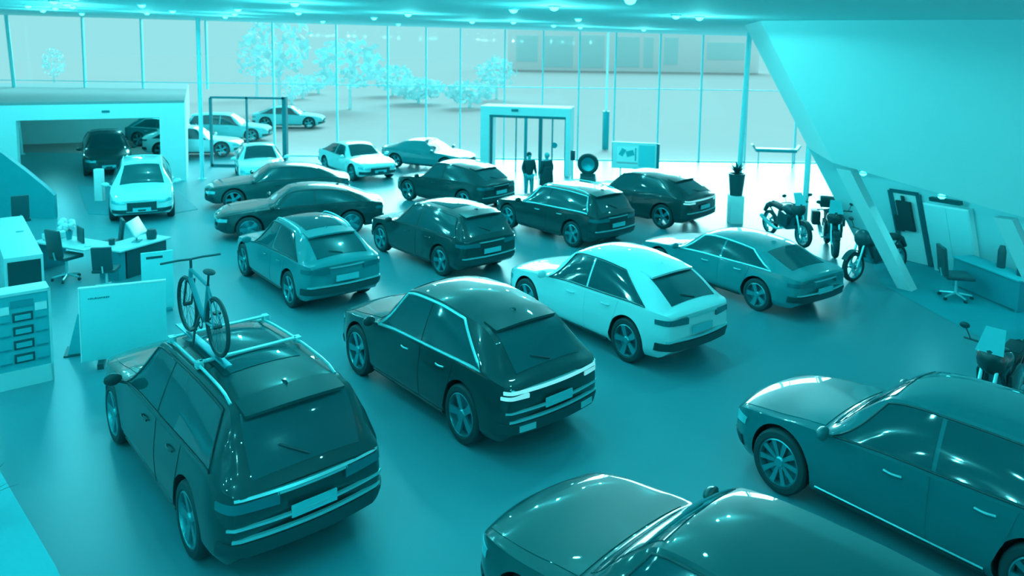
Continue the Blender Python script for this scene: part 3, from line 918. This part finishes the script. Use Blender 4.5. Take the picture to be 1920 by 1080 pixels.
for sx in (-.62, .62): link('leg', join(tube([(sx, 0, .03), (sx, 0, .56)], .03, 8), box(sx - .05, sx + .05, -.3, .3, 0, .03)), M['white'], t)

# ------------------------------------------------------------------ plants
def leaves(n_, h, spread, w, seed, curve=.4, base=(0, 0, 0)):
    rnd = random.Random(seed); V, F = [], []
    for k in range(n_):
        a = rnd.uniform(0, 2 * PI); L = h * rnd.uniform(.6, 1); sp_ = spread * rnd.uniform(.3, 1)
        o_ = len(V)
        for j in range(6):
            t_ = j / 5
            ww = w * math.sin(PI * min(.98, t_ * .9 + .08))
            r_ = sp_ * t_**1.6 + .02
            z_ = L * (t_ - curve * t_**3 * sp_)
            c_, s_ = math.cos(a), math.sin(a)
            for q_ in (-1, 0, 1):
                V.append((base[0] + c_ * r_ - s_ * ww * q_, base[1] + s_ * r_ + c_ * ww * q_, base[2] + z_ + .3 * ww * abs(q_)))
        for j in range(5):
            for q_ in (0, 1):
                i0 = o_ + j * 3 + q_
                F.append((i0, i0 + 1, i0 + 4, i0 + 3))
    return V, F
q = at(1385, 403)
t = thing('potted_plant', 'spiky dark plant in a dark tapered pot on a pale pedestal, before the right column', 'plant', (q.x - .1, q.y - .2, 0))
link('pedestal', box(-.22, .22, -.22, .22, 0, .92, .02), M['wing'], t)
link('pot', lathe([(.001, .92), (.2, .92), (.27, 1.65), (.23, 1.65), (.2, 1.55), (.001, 1.55)], 20), M['cabinet'], t)
link('leaves', leaves(26, .5, .42, .03, 3, .3, (0, 0, 1.55)), M['leaf'], t)

# ------------------------------------------------------------------ motorcycles
def make_moto(label, loc, rz, shade='cabinet', screen_=True, box_=False):
    t = thing('motorcycle', label, 'motorcycle', loc, rz, None)
    for x in (-.72, .76):
        w_ = link('wheel', move(lathe([(.25, -.05), (.29, -.065), (.325, -.03), (.33, 0), (.325, .03), (.29, .065), (.25, .05)], 32, 'Y', True), x, 0, .33), M['rubber'], t)
        sp_ = [move(lathe([(.245, -.04), (.26, -.045), (.26, .045), (.245, .04)], 28, 'Y', True), x, 0, .33), move(lathe([(.001, -.06), (.05, -.06), (.05, .06), (.001, .06)], 14, 'Y'), x, 0, .33)]
        for k in range(6):
            a = PI * k / 3
            sp_.append(tube([(x + .04 * math.cos(a), 0, .33 + .04 * math.sin(a)), (x + .25 * math.cos(a + .1), 0, .33 + .25 * math.sin(a + .1))], .012, 6))
        link('rim', join(*sp_), M['silver'], w_)
        link('brake_disc', move(lathe([(.07, .06), (.14, .06), (.14, .068), (.07, .068)], 24, 'Y', True), x, 0, .33), M['chrome'], w_)
    link('fork', join(*[tube([(.76, sg * .09, .33), (.48, sg * .09, 1.0)], .024, 8) for sg in (-1, 1)]), M['chrome'], t)
    link('frame', join(*[tube([(.46, sg * .04, .95), (.3, sg * .13, .5), (-.15, sg * .14, .38), (-.3, sg * .12, .6), (-.72, sg * .09, .85)], .022, 6) for sg in (-1, 1)],
                       *[tube([(-.18, sg * .1, .42), (-.72, sg * .1, .33)], .028, 6) for sg in (-1, 1)]), M['black'], t)
    link('fuel_tank', ball(1, (.18, 0, .86), (.32, .16, .15), 18, 10), M[shade], t)
    link('engine', join(box(-.12, .26, -.16, .16, .34, .62, .05), move(box(-.09, .09, -.14, .14, -.12, .14, .03), .2, 0, .62, ry=.4)), M['metal'], t)
    link('seat', join(move(box(-.3, .3, -.13, .13, -.04, .05, .035), -.36, 0, .84, ry=.12)), M['rubber'], t)
    link('rear_fender', tube([(-.6, 0, .86), (-.85, 0, .78), (-1.0, 0, .6)], [.09, .07, .05], 8), M[shade], t)
    link('front_fender', move(([(r_ * math.cos(a), yy, r_ * math.sin(a)) for a in [math.radians(v_) for v_ in range(30, 151, 15)] for yy in (-.07, .07) for r_ in (.36, .37)],
        [f for k in range(8) for f in ((k * 4, k * 4 + 4, k * 4 + 6, k * 4 + 2), (k * 4 + 1, k * 4 + 3, k * 4 + 7, k * 4 + 5), (k * 4, k * 4 + 1, k * 4 + 5, k * 4 + 4), (k * 4 + 2, k * 4 + 6, k * 4 + 7, k * 4 + 3))]), .76, 0, .33), M[shade], t)
    link('handlebar', tube([(.34, -.4, 1.08), (.42, -.2, 1.1), (.46, 0, 1.03), (.42, .2, 1.1), (.34, .4, 1.08)], .015, 8), M['black'], t)
    link('headlight', join(move(lathe([(.001, -.1), (.06, -.08), (.09, 0), (.085, .03), (.001, .03)], 20, 'X'), .6, 0, .95)), M['lamp_clear'], t)
    for sg in (-1, 1):
        link('mirror', join(tube([(.4, sg * .3, 1.1), (.42, sg * .36, 1.25)], .008, 6), ball(1, (.42, sg * .38, 1.28), (.02, .07, .045), 10, 6)), M['black'], t)
    link('exhaust', tube([(.2, -.14, .4), (-.1, -.2, .3), (-.4, -.2, .34), (-.85, -.2, .5)], [.025, .03, .05, .055], 10), M['chrome'], t)
    if screen_:
        link('windscreen', ([(.62 - .2 * (k / 4) , yy * (.17 - .05 * k / 4), 1.05 + .3 * k / 4) for k in range(5) for yy in (-1, -.5, 0, .5, 1)],
            [(k * 5 + j, k * 5 + j + 1, k * 5 + j + 6, k * 5 + j + 5) for k in range(4) for j in range(4)]), M['lamp_clear'], t)
    link('fairing', join(ball(1, (.5, 0, .93), (.16, .19, .2), 14, 8), *[move(box(-.22, .22, -.03, .03, -.17, .17, .025), .12, sg * .19, .6, ry=.2) for sg in (-1, 1)]), M[shade], t)
    for sg in ((-1, 1) if box_ else ()):
        link('pannier', box(-.95, -.5, sg * .3 - .1, sg * .3 + .1, .5, .86, .04), M['black'], t)
    t.scale = (1.12, 1.15, 1.15)
    if box_:
        link('top_case', box(-.98, -.6, -.22, .22, .95, 1.25, .05), M[shade], t)
    return t
q = at(1478, 436); make_moto('dark motorcycle left of the thin column, its lower half behind the grey sedan', (q.x, q.y, 0), math.radians(-75), 'cabinet')
q = at(1563, 452); make_moto('dark motorcycle with pale windscreen between the thin column and leaning strut', (q.x, q.y, 0), math.radians(-105), 'paint_black', True, True)
q = at(1648, 500); make_moto('motorcycle partly hidden behind the leaning strut, front wheel to the left', (q.x, q.y, 0), math.radians(-152), 'cabinet', False)
q = at(1893, 668, .75); make_moto('motorcycle with white windscreen at the right edge behind the nearest grey car', (q.x, q.y, 0), math.radians(-140), 'paint_black', True)

# ------------------------------------------------------------------ right back wall: doorway, cupboard, coats, desk, chair
wu = u
nn_ = Vector((wu.y, -wu.x, 0))            # towards the hall
if nn_.dot(Vector((-1, -1, 0))) < 0: nn_ = -nn_
ln = d - wu * d.dot(wu)
def bw(s, z, o=0.0): return G0 + wu * s + Vector((ln.x, ln.y, 1)) * z + nn_ * o
def bbox(s0, s1, z0, z1, o0, o1):
    v = [bw(s, z, o) for z in (z0, z1) for o in (o0, o1) for s in (s0, s1)]
    return v, [(0, 2, 3, 1), (4, 5, 7, 6), (0, 1, 5, 4), (2, 6, 7, 3), (0, 4, 6, 2), (1, 3, 7, 5)]
def s_of(px, py):   # along-wall coordinate of a floor point seen at px, py
    return (at(px, py) - G0).dot(wu)
s1, s2 = s_of(1697, 470), s_of(1748, 480)
dr = structure('door_1', join(bbox(s1 - .06, s1 + .06, 0, 2.1, .01, .07), bbox(s2 - .06, s2 + .06, 0, 2.1, .01, .07), bbox(s1, s2, 2.05, 2.15, .01, .07)), M['darkframe'])
link('door_leaf', bbox(s1 + .06, s2 - .06, 0.02, 2.05, .012, .03), M['wing'], dr)
tag(link('coat', join(bbox(s1 + .14, s1 + .5, 1.0, 1.85, .06, .16), bbox(s1 + .02, s1 + .2, .95, 1.4, .06, .15), bbox(s1 + .28, s1 + .36, 1.85, 2.0, .08, .12)), M['cloth']), 'black suit hanging in the doorway on the back wall', 'clothing')
cb = link('cupboard', bbox(s2 + .2, s2 + 1.25, 0, 1.95, .02, .3), M['wing'])
tag(cb, 'pale two-door cupboard right of the doorway on the back wall', 'cupboard')
for a, b in ((s2 + .22, s2 + .72), (s2 + .735, s2 + 1.23)):
    link('cupboard_door', bbox(a, b, .06, 1.9, .3, .32), M['backwall'], cb)
tag(link('wall_projector', join(bbox(s2 + .45, s2 + 1.15, 2.06, 2.16, .3, .5)), M['cabinet']), 'long dark box lying above the pale cupboard', 'box')
tag(link('wall_screen', bbox(s2 + 2.5, s2 + 4.2, 1.55, 2.25, .03, .1), M['screen']), 'dark screen on the wall right of the second leaning strut', 'screen')
q0 = at(1792, 456, .75); q1 = at(1925, 502, .75)
dv = (q1 - q0); L_ = dv.length - .1; ang = math.atan2(dv.y, dv.x)
t = thing('desk', 'long grey desk at the right edge behind the office chair', 'desk', (q0.x, q0.y, 0), ang)
link('desk_top', box(0, L_, 0, .6, .71, .75, .008), M['panel'], t)
link('front_panel', box(.03, L_, .03, .06, 0.05, .71), M['cabinet'] if False else M['mat_floor'], t)
for x_ in (.03, L_ - .08): link('leg', box(x_, x_ + .05, .04, .56, 0, .71), M['mat_floor'], t)
def bottle_item(name, label, cat, px, py, h, r, m):
    ax = Vector((math.cos(ang), math.sin(ang), 0)); ay = Vector((-ax.y, ax.x, 0))
    q = q0 + ax * px + ay * py
    o = link(name, lathe([(.001, 0), (r, 0), (r, h * .75), (r * .6, h), (.001, h)], 16), m)
    o.location = q; tag(o, label, cat)
bottle_item('vase', 'tall dark vase on the grey desk, left of two', 'vase', 1.05, .42, .52, .09, M['cabinet'])
bottle_item('vase', 'wide dark vase on the grey desk beside the leaning strut', 'vase', 1.7, .4, .46, .13, M['cabinet'])

def make_chair(label, loc, rz, m='cabinet', base='chrome', nm='office_chair'):
    t = thing(nm, label, 'chair', loc, rz)
    link('seat', move(box(-.24, .24, -.25, .25, -.04, .04, .03), 0, 0, .48), M[m], t)
    link('backrest', join(move(box(-.035, .035, -.22, .22, -.28, .28, .03), -.27, 0, .80, ry=-.12)), M[m], t)
    link('back_support', tube([(-.05, 0, .45), (-.26, 0, .47), (-.29, 0, .62)], .018, 6), M[base], t)
    link('gas_column', tube([(0, 0, .1), (0, 0, .45)], .028, 10), M[base], t)
    st = []
    for k in range(5):
        a = 2 * PI * k / 5
        st.append(tube([(0, 0, .12), (.28 * math.cos(a), .28 * math.sin(a), .075)], [.026, .018], 6))
    link('star_base', join(*st), M[base], t)
    for k in range(5):
        a = 2 * PI * k / 5
        link('caster', move(lathe([(.001, -.02), (.03, -.02), (.03, .02), (.001, .02)], 12, 'Y'), .28 * math.cos(a), .28 * math.sin(a), .03, rz=a), M['black'], t)
    return t
q = at(1800, 536); make_chair('black office chair on a chrome base in front of the grey desk at the right', (q.x, q.y, 0), math.radians(-12)).scale = (1.25, 1.25, 1.15)

# ------------------------------------------------------------------ left front: reception counter, brochure tower, partitions
def oriented(a, b):
    v = b - a
    return math.atan2(v.y, v.x), v.length
a, b = at(10, 762), at(115, 735)
an, L_ = oriented(a, b)
t = thing('brochure_tower', 'tall pale brochure stand with four dark framed pockets at the left', 'display stand', (a.x, a.y, 0), an)
hh = 1.62
link('cabinet_body', box(0, L_, 0, .42, 0, hh, .01), M['wing'], t)
link('side_edge', join(box(-.01, .03, -.03, .0, .0, hh), box(L_ - .03, L_ + .01, -.03, 0, 0, hh), box(0, L_, -.03, 0, hh - .05, hh), box(0, L_, -.03, 0, 0, .3)), M['plastic_white'], t)
link('front_face', box(.03, L_ - .03, -.012, 0, .3, hh - .05), M['panel'], t)
for k in range(4):
    z_ = .42 + .235 * k
    p_ = link('pocket', box(L_ * .32, L_ * .68, -.04, -.012, z_, z_ + .15, .006), M['cabinet'], t)
    link('brochure', box(L_ * .36, L_ * .64, -.046, -.04, z_ + .03, z_ + .115), M['panel'], p_)
    for x0_, x1_ in ((.06, L_ * .28), (L_ * .72, L_ - .06)):
        link('side_shelf', box(x0_, x1_, -.035, -.012, z_, z_ + .02), M['metal'], t)
link('title_panel', box(L_ * .3, L_ * .7, -.03, -.012, 1.36, 1.48), M['mat_floor'], t)
for x0_, x1_ in ((.05, L_ * .27), (L_ * .72, L_ - .05)):
    tag(link('leaflet', move(box(x0_, x1_, -.03, -.014, 1.27, 1.40), a.x, a.y, 0, rz=an), M['white']), 'pale leaflet in the top row of the brochure stand, %s' % ('left' if x0_ < .2 else 'right'), 'leaflet', None)

# white reception counter with black front, behind the tower
c0, c1 = at(14, 512, 1.08), at(88, 500, 1.08)
c2 = at(70, 420, 1.08)
an, L_ = oriented(c0, c1)
dep = (c2 - c1).length * .9
t = thing('reception_counter', 'white block counter with a black front panel behind the brochure stand', 'counter', (c0.x, c0.y, 0), an)
link('counter_body', box(0, L_, 0, dep, 0, 1.08, .015), M['desk'], t)
link('black_front', box(.06, L_ - .05, -.012, 0, .3, .98), M['screen'], t)
link('plinth', box(.03, L_ - .03, -.006, 0, 0, .08), M['panel'], t)
o = link('card_holder', box(0, .16, 0, .07, 0, .02, .004), M['panel']); o.location = at(36, 462, 1.08); o.rotation_euler = (0, 0, an)
tag(o, 'small grey card holder lying on the white block counter', 'card holder')
q = at(45, 440, 1.0)
cq = at(40, 398, 1.2)
make_chair('dark round-backed chair behind the white block counter at the left edge', (cq.x, cq.y, 0), an - PI / 2 + PI, nm='office_chair').scale = (1, 1, 1.25)

# partition panels
a, b = at(168, 712), at(327, 686)
an, L_ = oriented(a, b)
t = thing('partition_panel', 'large pale partition panel with faint script, behind the black SUV carrying the bicycle', 'partition', (a.x, a.y, 0), an)
link('panel_board', box(0, L_, 0, .06, .1, 1.42, .01), M['panel_light'], t)
link('edge_trim', join(box(-.01, L_ + .01, -.005, .065, 1.42, 1.445), box(-.02, 0, -.005, .065, .1, 1.44)), M['wing'], t)
for x_ in (.3, L_ - .3): link('foot', box(x_ - .05, x_ + .05, -.2, .26, 0, .1), M['cabinet'], t)
scr = []
rnd = random.Random(4)
x_ = .13
while x_ < .46:
    w_ = rnd.uniform(.015, .03); scr.append(move(box(0, w_, -.006, 0, -rnd.uniform(.008, .014), rnd.uniform(.01, .022)), x_, 0, 1.23 + .02 * (x_ - .13), ry=rnd.uniform(-.3, .3))); x_ += w_ + .008
link('script_line', join(*scr), M['mat_floor'], t)
a2, b2 = at(277, 590, .2), at(335, 580, .2)
an2, L2 = oriented(a2, b2)
t = thing('partition_panel', 'small pale panel with a dark label, between the big partition and the white desk', 'partition', (a2.x, a2.y, 0), an2)
link('panel_board', box(0, .62, 0, .05, .05, 1.3, .01), M['panel_light'], t)
link('label_strip', box(.1, .42, -.008, 0, 1.16, 1.21), M['cabinet'], t)
link('foot', box(.05, .57, -.12, .17, 0, .05), M['metal'], t)
# wedge-shaped brochure rack left of the partition
q = at(150, 690)
t = thing('wedge_rack', 'grey wedge-shaped rack between the brochure stand and the big partition', 'rack', (q.x, q.y, 0), an)
link('rack_body', prism([(-.1, 0, 0), (.22, 0, 0), (.22, 0, .75), (.1, 0, .78)], (0, .4, 0)), M['panel'], t)
link('rack_base', box(-.15, .25, -.05, .45, 0, .03), M['cabinet'], t)

# ------------------------------------------------------------------ sales desk cluster
a, b = at(232, 492, .75), at(328, 462, .75)
an, L_ = oriented(a, b)
t = thing('sales_desk', 'white sales desk with dark cabinet below, in front of the white SUV', 'desk', (a.x, a.y, 0), an)
link('desk_top', join(box(0, L_, 0, .85, .71, .75, .01), box(-.3, .5, .84, 2.7, .71, .75, .01)), M['desk'], t)
link('cabinet', box(.25, L_ - .1, .08, .7, 0, .71, .01), M['cabinet'], t)
link('side_panel', box(.02, .22, .1, .75, 0, .71), M['mat_floor'], t)
link('leg', box(-.25, .45, 2.5, 2.56, 0, .71), M['metal'], t)
DA = a.copy(); DAN = an
def dl(x, y, z=.75):
    return Vector((DA.x + x * math.cos(DAN) - y * math.sin(DAN), DA.y + x * math.sin(DAN) + y * math.cos(DAN), z))
def on_desk(x, y, vf, m, nm, lab, cat, rz=0.0):
    o = link(nm, vf, m); o.location = dl(x, y); o.rotation_euler = (0, 0, rz)
    return tag(o, lab, cat)
m_ = thing('computer_monitor', 'white backed monitor tilted on the white sales desk', 'monitor', dl(L_ * .55, .42), an + .5)
link('screen_back', move(box(-.36, .36, -.02, .02, -.22, .22, .012), 0, 0, .36, rx=-.5), M['plastic_white'], m_)
link('display', move(box(-.34, .34, .02, .024, -.2, .2), 0, 0, .36, rx=-.5), M['screen'], m_)
link('stand', join(tube([(0, 0, .02), (0, .04, .3)], .02, 8), box(-.12, .12, -.09, .09, 0, .02)), M['metal'], m_)
on_desk(L_ - .35, .3, lathe([(.001, 0), (.11, 0), (.13, .14), (.1, .25), (.001, .27)], 20), M['cabinet'], 'waste_pot', 'round dark pot on the right end of the white sales desk', 'pot')
on_desk(.35, .7, lathe([(.001, 0), (.07, 0), (.08, .15), (.001, .17)], 16), M['cabinet'], 'pen_cup', 'dark cup behind the monitor on the white sales desk', 'cup')
on_desk(.3, .2, box(-.2, .15, -.12, .12, 0, .012), M['paper'], 'paper_stack', 'white papers at the front edge of the sales desk', 'paper', rz=.4)
on_desk(.1, 1.18, box(-.22, .22, -.08, .08, 0, .02, .004), M['plastic_white'], 'keyboard', 'white keyboard on the long wing of the sales desk', 'keyboard', rz=an + .8)
on_desk(.15, 2.46, box(-.25, .25, -.16, .16, 0, .16, .03), M['plastic_white'], 'printer', 'white printer on the far left end of the sales desk', 'printer', rz=an)
on_desk(.2, 1.6, box(-.24, .24, -.02, .02, 0, .38, .01), M['cabinet'], 'dark_screen', 'dark screen standing behind the keyboard on the sales desk', 'monitor', rz=an + 1.2)
fl = thing('flower_vase', 'pale flowers in a glass vase on the long wing of the sales desk', 'flowers', dl(.25, 2.08))
link('vase', lathe([(.001, 0), (.06, 0), (.08, .22), (.06, .22), (.05, .02), (.001, .02)], 16), M['metal'], fl)
rnd = random.Random(9)
link('blooms', join(*[ball(.075, (rnd.uniform(-.2, .2), rnd.uniform(-.16, .16), .36 + rnd.uniform(-.06, .14)), (1, 1, .8), 8, 6) for _ in range(18)]), M['white'], fl)
link('stems', join(*[tube([(0, 0, .05), (rnd.uniform(-.12, .12), rnd.uniform(-.1, .1), .36)], .005, 5) for _ in range(9)]), M['leaf'], fl)
q = dl(-.42, 1.3, 0); make_chair('dark swivel chair at the left of the white sales desk', q, DAN).scale = (1.1, 1.1, 1.2)
q = dl(-.5, -.15, 0); make_chair('dark swivel chair with pale base, nearest the camera at the sales desk', q, DAN + .6, base='plastic_white')
q = dl(1.15, 1.75, 0); make_chair('dark visitor chair on the far side of the white sales desk, before the white SUV', q, DAN + 2.6)
bx = at(192, 398)
tag(link('white_post', box(bx.x - .14, bx.x + .14, bx.y - .1, bx.y + .1, 0, 1.15, .01), M['wing']), 'pale square post left of the white SUV', 'post')
# mats under the white SUV
tag(link('floor_mat', prism([at(376, 409), at(330, 368), at(150, 372), at(170, 424), at(290, 426)], (0, 0, .012)), M['mat_floor']), 'grey mat on the floor under the white SUV', 'mat')

# ------------------------------------------------------------------ near left ledge with a leafy plant
z_ = .95
t = thing('low_cabinet', 'low pale cabinet at the bottom left corner with a narrow-leaved plant', 'cabinet', (0, 0, 0))
poly = [at(-60, 770, z_), at(0, 880, z_), at(128, 1085, z_), at(150, 1130, z_), at(-200, 1130, z_), at(-200, 800, z_)]
link('cabinet_top', prism(poly, (0, 0, -.05)), M['panel'], t)
poly2 = [Vector((p.x, p.y, z_ - .05)) for p in poly]
link('cabinet_body', prism([p + Vector((-.03, -.01, 0)) for p in poly2], (0, 0, -z_ + .06)), M['backwall'], t)
q = at(-25, 1010, z_)
pt = thing('potted_plant', 'narrow-leaved dark plant at the bottom left corner on the low cabinet', 'plant', (q.x, q.y, z_))
link('pot', lathe([(.001, 0), (.09, 0), (.12, .16), (.1, .16), (.09, .14), (.001, .14)], 20), M['cabinet'], pt)
link('leaves', leaves(22, .42, .42, .012, 5, .5, (0, 0, .12)), M['leaf'], pt)

# ------------------------------------------------------------------ bicycle on the roof of the nearest SUV
ct, cs = bike_car
cosy, siny = math.cos(ct.rotation_euler.z), math.sin(ct.rotation_euler.z)
def car_pt(x, y, z): return Vector((ct.location.x + x * cosy - y * siny, ct.location.y + x * siny + y * cosy, z))
BX, BY, BZ = 1.02, .42, 2.03
t = thing('bicycle', 'dark bicycle standing upright on the roof rack of the nearest black SUV', 'bicycle', car_pt(BX, BY, BZ), ct.rotation_euler.z)
for x in (-.53, .53):
    w_ = link('wheel', move(lathe([(.325, -.02), (.35, -.024), (.365, 0), (.35, .024), (.325, .02)], 40, 'Y', True), x, 0, .365), M['rubber'], t)
    sp_ = [move(lathe([(.31, -.012), (.328, -.014), (.328, .014), (.31, .012)], 40, 'Y', True), x, 0, .365), move(lathe([(.001, -.05), (.025, -.05), (.025, .05), (.001, .05)], 12, 'Y'), x, 0, .365)]
    for k in range(16):
        a = 2 * PI * k / 16
        sp_.append(tube([(x, .02 * (-1)**k, .365), (x + .315 * math.cos(a), 0, .365 + .315 * math.sin(a))], .0025, 4))
    link('rim', join(*sp_), M['black'], w_)
bb = (-.09, 0, .31); hd = (.36, 0, .86); hb = (.39, 0, .74); st = (-.24, 0, .80)
link('frame', join(tube([bb, hb], .032, 8), tube([hd, st], .024, 8), tube([bb, st], .022, 8), tube([hd, hb], .028, 8),
                   *[tube([bb, (-.53, sg * .05, .365)], .013, 6) for sg in (-1, 1)], *[tube([st, (-.53, sg * .05, .365)], .011, 6) for sg in (-1, 1)]), M['mat_floor'], t)
link('fork', join(*[tube([(.395, sg * .05, .72), (.53, sg * .05, .365)], .015, 6) for sg in (-1, 1)]), M['cabinet'], t)
link('handlebar', join(tube([(.34, -.37, 1.0), (.36, -.15, 1.0), (.37, 0, .99), (.36, .15, 1.0), (.34, .37, 1.0)], .014, 8), tube([hd, (.36, 0, .99)], .018, 8)), M['cabinet'], t)
link('saddle', join(ball(1, (-.3, 0, .985), (.13, .065, .028), 14, 8), tube([st, (-.28, 0, .97)], .014, 8)), M['rubber'], t)
link('crankset', join(move(lathe([(.06, .05), (.085, .05), (.085, .056), (.06, .056)], 24, 'Y', True), *bb), tube([(-.09, .06, .31), (.02, .07, .2)], .01, 6), tube([(-.09, -.06, .31), (-.2, -.07, .42)], .01, 6)), M['black'], t)
for sg, px_, pz_ in ((1, .02, .2), (-1, -.2, .42)):
    link('pedal', box(px_ - .045, px_ + .045, sg * .07 if sg > 0 else -.15, .15 if sg > 0 else -.07, pz_ - .012, pz_ + .012), M['black'], t)
t = thing('roof_rack', 'roof bars and a wheel tray holding the bicycle on the nearest black SUV', 'roof rack', car_pt(BX, 0, 1.92), ct.rotation_euler.z)
for x in (-.45, .55):
    link('crossbar', join(box(x - .03, x + .03, -.62, .62, .05, .08, .01), box(x - .05, x + .05, -.66, -.58, .0, .08), box(x - .05, x + .05, .58, .66, 0, .08)), M['chrome'], t)
link('wheel_tray', box(-.85, .9, BY - .05, BY + .05, .08, .105, .008), M['metal'], t)
link('clamp_arm', tube([(0, BY + .12, .09), (-.02, BY + .1, .3), (.0, BY + .02, .5)], .015, 6), M['black'], t)

# ------------------------------------------------------------------ outside
t = thing('pylon', 'slim outdoor pylon with a thick dark lower sleeve behind the glass front', 'pylon', at(1136, 276))
hq = t.location.y / 1431
link('pole', tube([(0, 0, 0), (0, 0, 11)], .07, 8), M['far_window'], t)
link('sleeve', box(-.17, .17, -.12, .12, .02, 2.15, .02), M['metal'], t)
q = at(1455, 300)
t = thing('outdoor_bench', 'dark bench with upturned ends outside at the right', 'bench', (q.x, q.y, 0), math.radians(-6))
s_ = q.y / 1431
link('bench_seat', join(box(-.95, .95, -.2, .2, .75, .92, .02), move(box(-.03, .03, -.2, .2, 0, .3), -.95, 0, .85, ry=-.6), move(box(-.03, .03, -.2, .2, 0, .3), .95, 0, .85, ry=.6)), M['metal'], t)
for sx in (-.8, .8): link('leg', tube([(sx, 0, 0), (sx, 0, .78)], .03, 6), M['white'], t)
q = at(588, 184)
for k, (px, py, w_, h_) in enumerate(((588, 184, 1.2, .35), (695, 150, .5, .7))):
    q = at(px, py); t = thing('road_sign', ['low dark sign far outside, above the left glass door', 'small square sign far outside, in the middle'][k], 'sign', (q.x, q.y, 0))
    sc_ = q.y / 45.0
    link('sign_plate', box(-w_ * sc_ / 2, w_ * sc_ / 2, -.05, .05, .4, .4 + h_ * sc_), M['far_window'], t)
    link('post', tube([(0, 0, 0), (0, 0, .5)], .05, 6), M['far_wall'], t)
# trees and a building beyond, their colours paled to imitate haze
def crown(n_, rx, rz_, z0, seed):
    rnd = random.Random(seed); V, F = [], []
    for k in range(n_):
        while True:
            p = Vector((rnd.uniform(-1, 1), rnd.uniform(-1, 1), rnd.uniform(-1, 1)))
            if .45 < p.length < 1: break
        p = Vector((p.x * rx, p.y * rx, z0 + p.z * rz_)); s_ = rx * .12
        a_, b_ = Vector((rnd.gauss(0, 1), rnd.gauss(0, 1), rnd.gauss(0, 1))).normalized() * s_, Vector((rnd.gauss(0, 1), rnd.gauss(0, 1), rnd.gauss(0, 1))).normalized() * s_
        o_ = len(V); V += [p - a_, p - b_, p + a_, p + b_]; F.append((o_, o_ + 1, o_ + 2, o_ + 3))
    return V, F
TR = [(522, 62, 2.6), (545, 148, 1.0), (566, 147, 1.4), (596, 146, 1.2), (655, 100, 3.0), (784, 165, 2.6), (930, 118, 2.2), (100, 112, 1.2), (880, 160, 2.2), (480, 92, 2.0), (735, 130, 2.4)]
for k, (px, py, r_) in enumerate(TR):
    D_ = 62 + (k * 7) % 25
    x_ = (px - 960) / 1431 * D_
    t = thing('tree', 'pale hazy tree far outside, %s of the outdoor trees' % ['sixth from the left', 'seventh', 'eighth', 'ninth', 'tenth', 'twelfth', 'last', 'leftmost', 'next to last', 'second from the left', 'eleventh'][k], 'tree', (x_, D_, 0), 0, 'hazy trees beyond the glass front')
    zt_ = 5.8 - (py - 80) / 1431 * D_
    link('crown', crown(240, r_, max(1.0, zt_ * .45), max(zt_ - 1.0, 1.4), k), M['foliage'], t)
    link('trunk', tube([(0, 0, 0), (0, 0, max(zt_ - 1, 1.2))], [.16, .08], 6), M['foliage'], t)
    t['label'] = 'pale hazy tree outside, one of those seen through the glass front'
D_ = 165
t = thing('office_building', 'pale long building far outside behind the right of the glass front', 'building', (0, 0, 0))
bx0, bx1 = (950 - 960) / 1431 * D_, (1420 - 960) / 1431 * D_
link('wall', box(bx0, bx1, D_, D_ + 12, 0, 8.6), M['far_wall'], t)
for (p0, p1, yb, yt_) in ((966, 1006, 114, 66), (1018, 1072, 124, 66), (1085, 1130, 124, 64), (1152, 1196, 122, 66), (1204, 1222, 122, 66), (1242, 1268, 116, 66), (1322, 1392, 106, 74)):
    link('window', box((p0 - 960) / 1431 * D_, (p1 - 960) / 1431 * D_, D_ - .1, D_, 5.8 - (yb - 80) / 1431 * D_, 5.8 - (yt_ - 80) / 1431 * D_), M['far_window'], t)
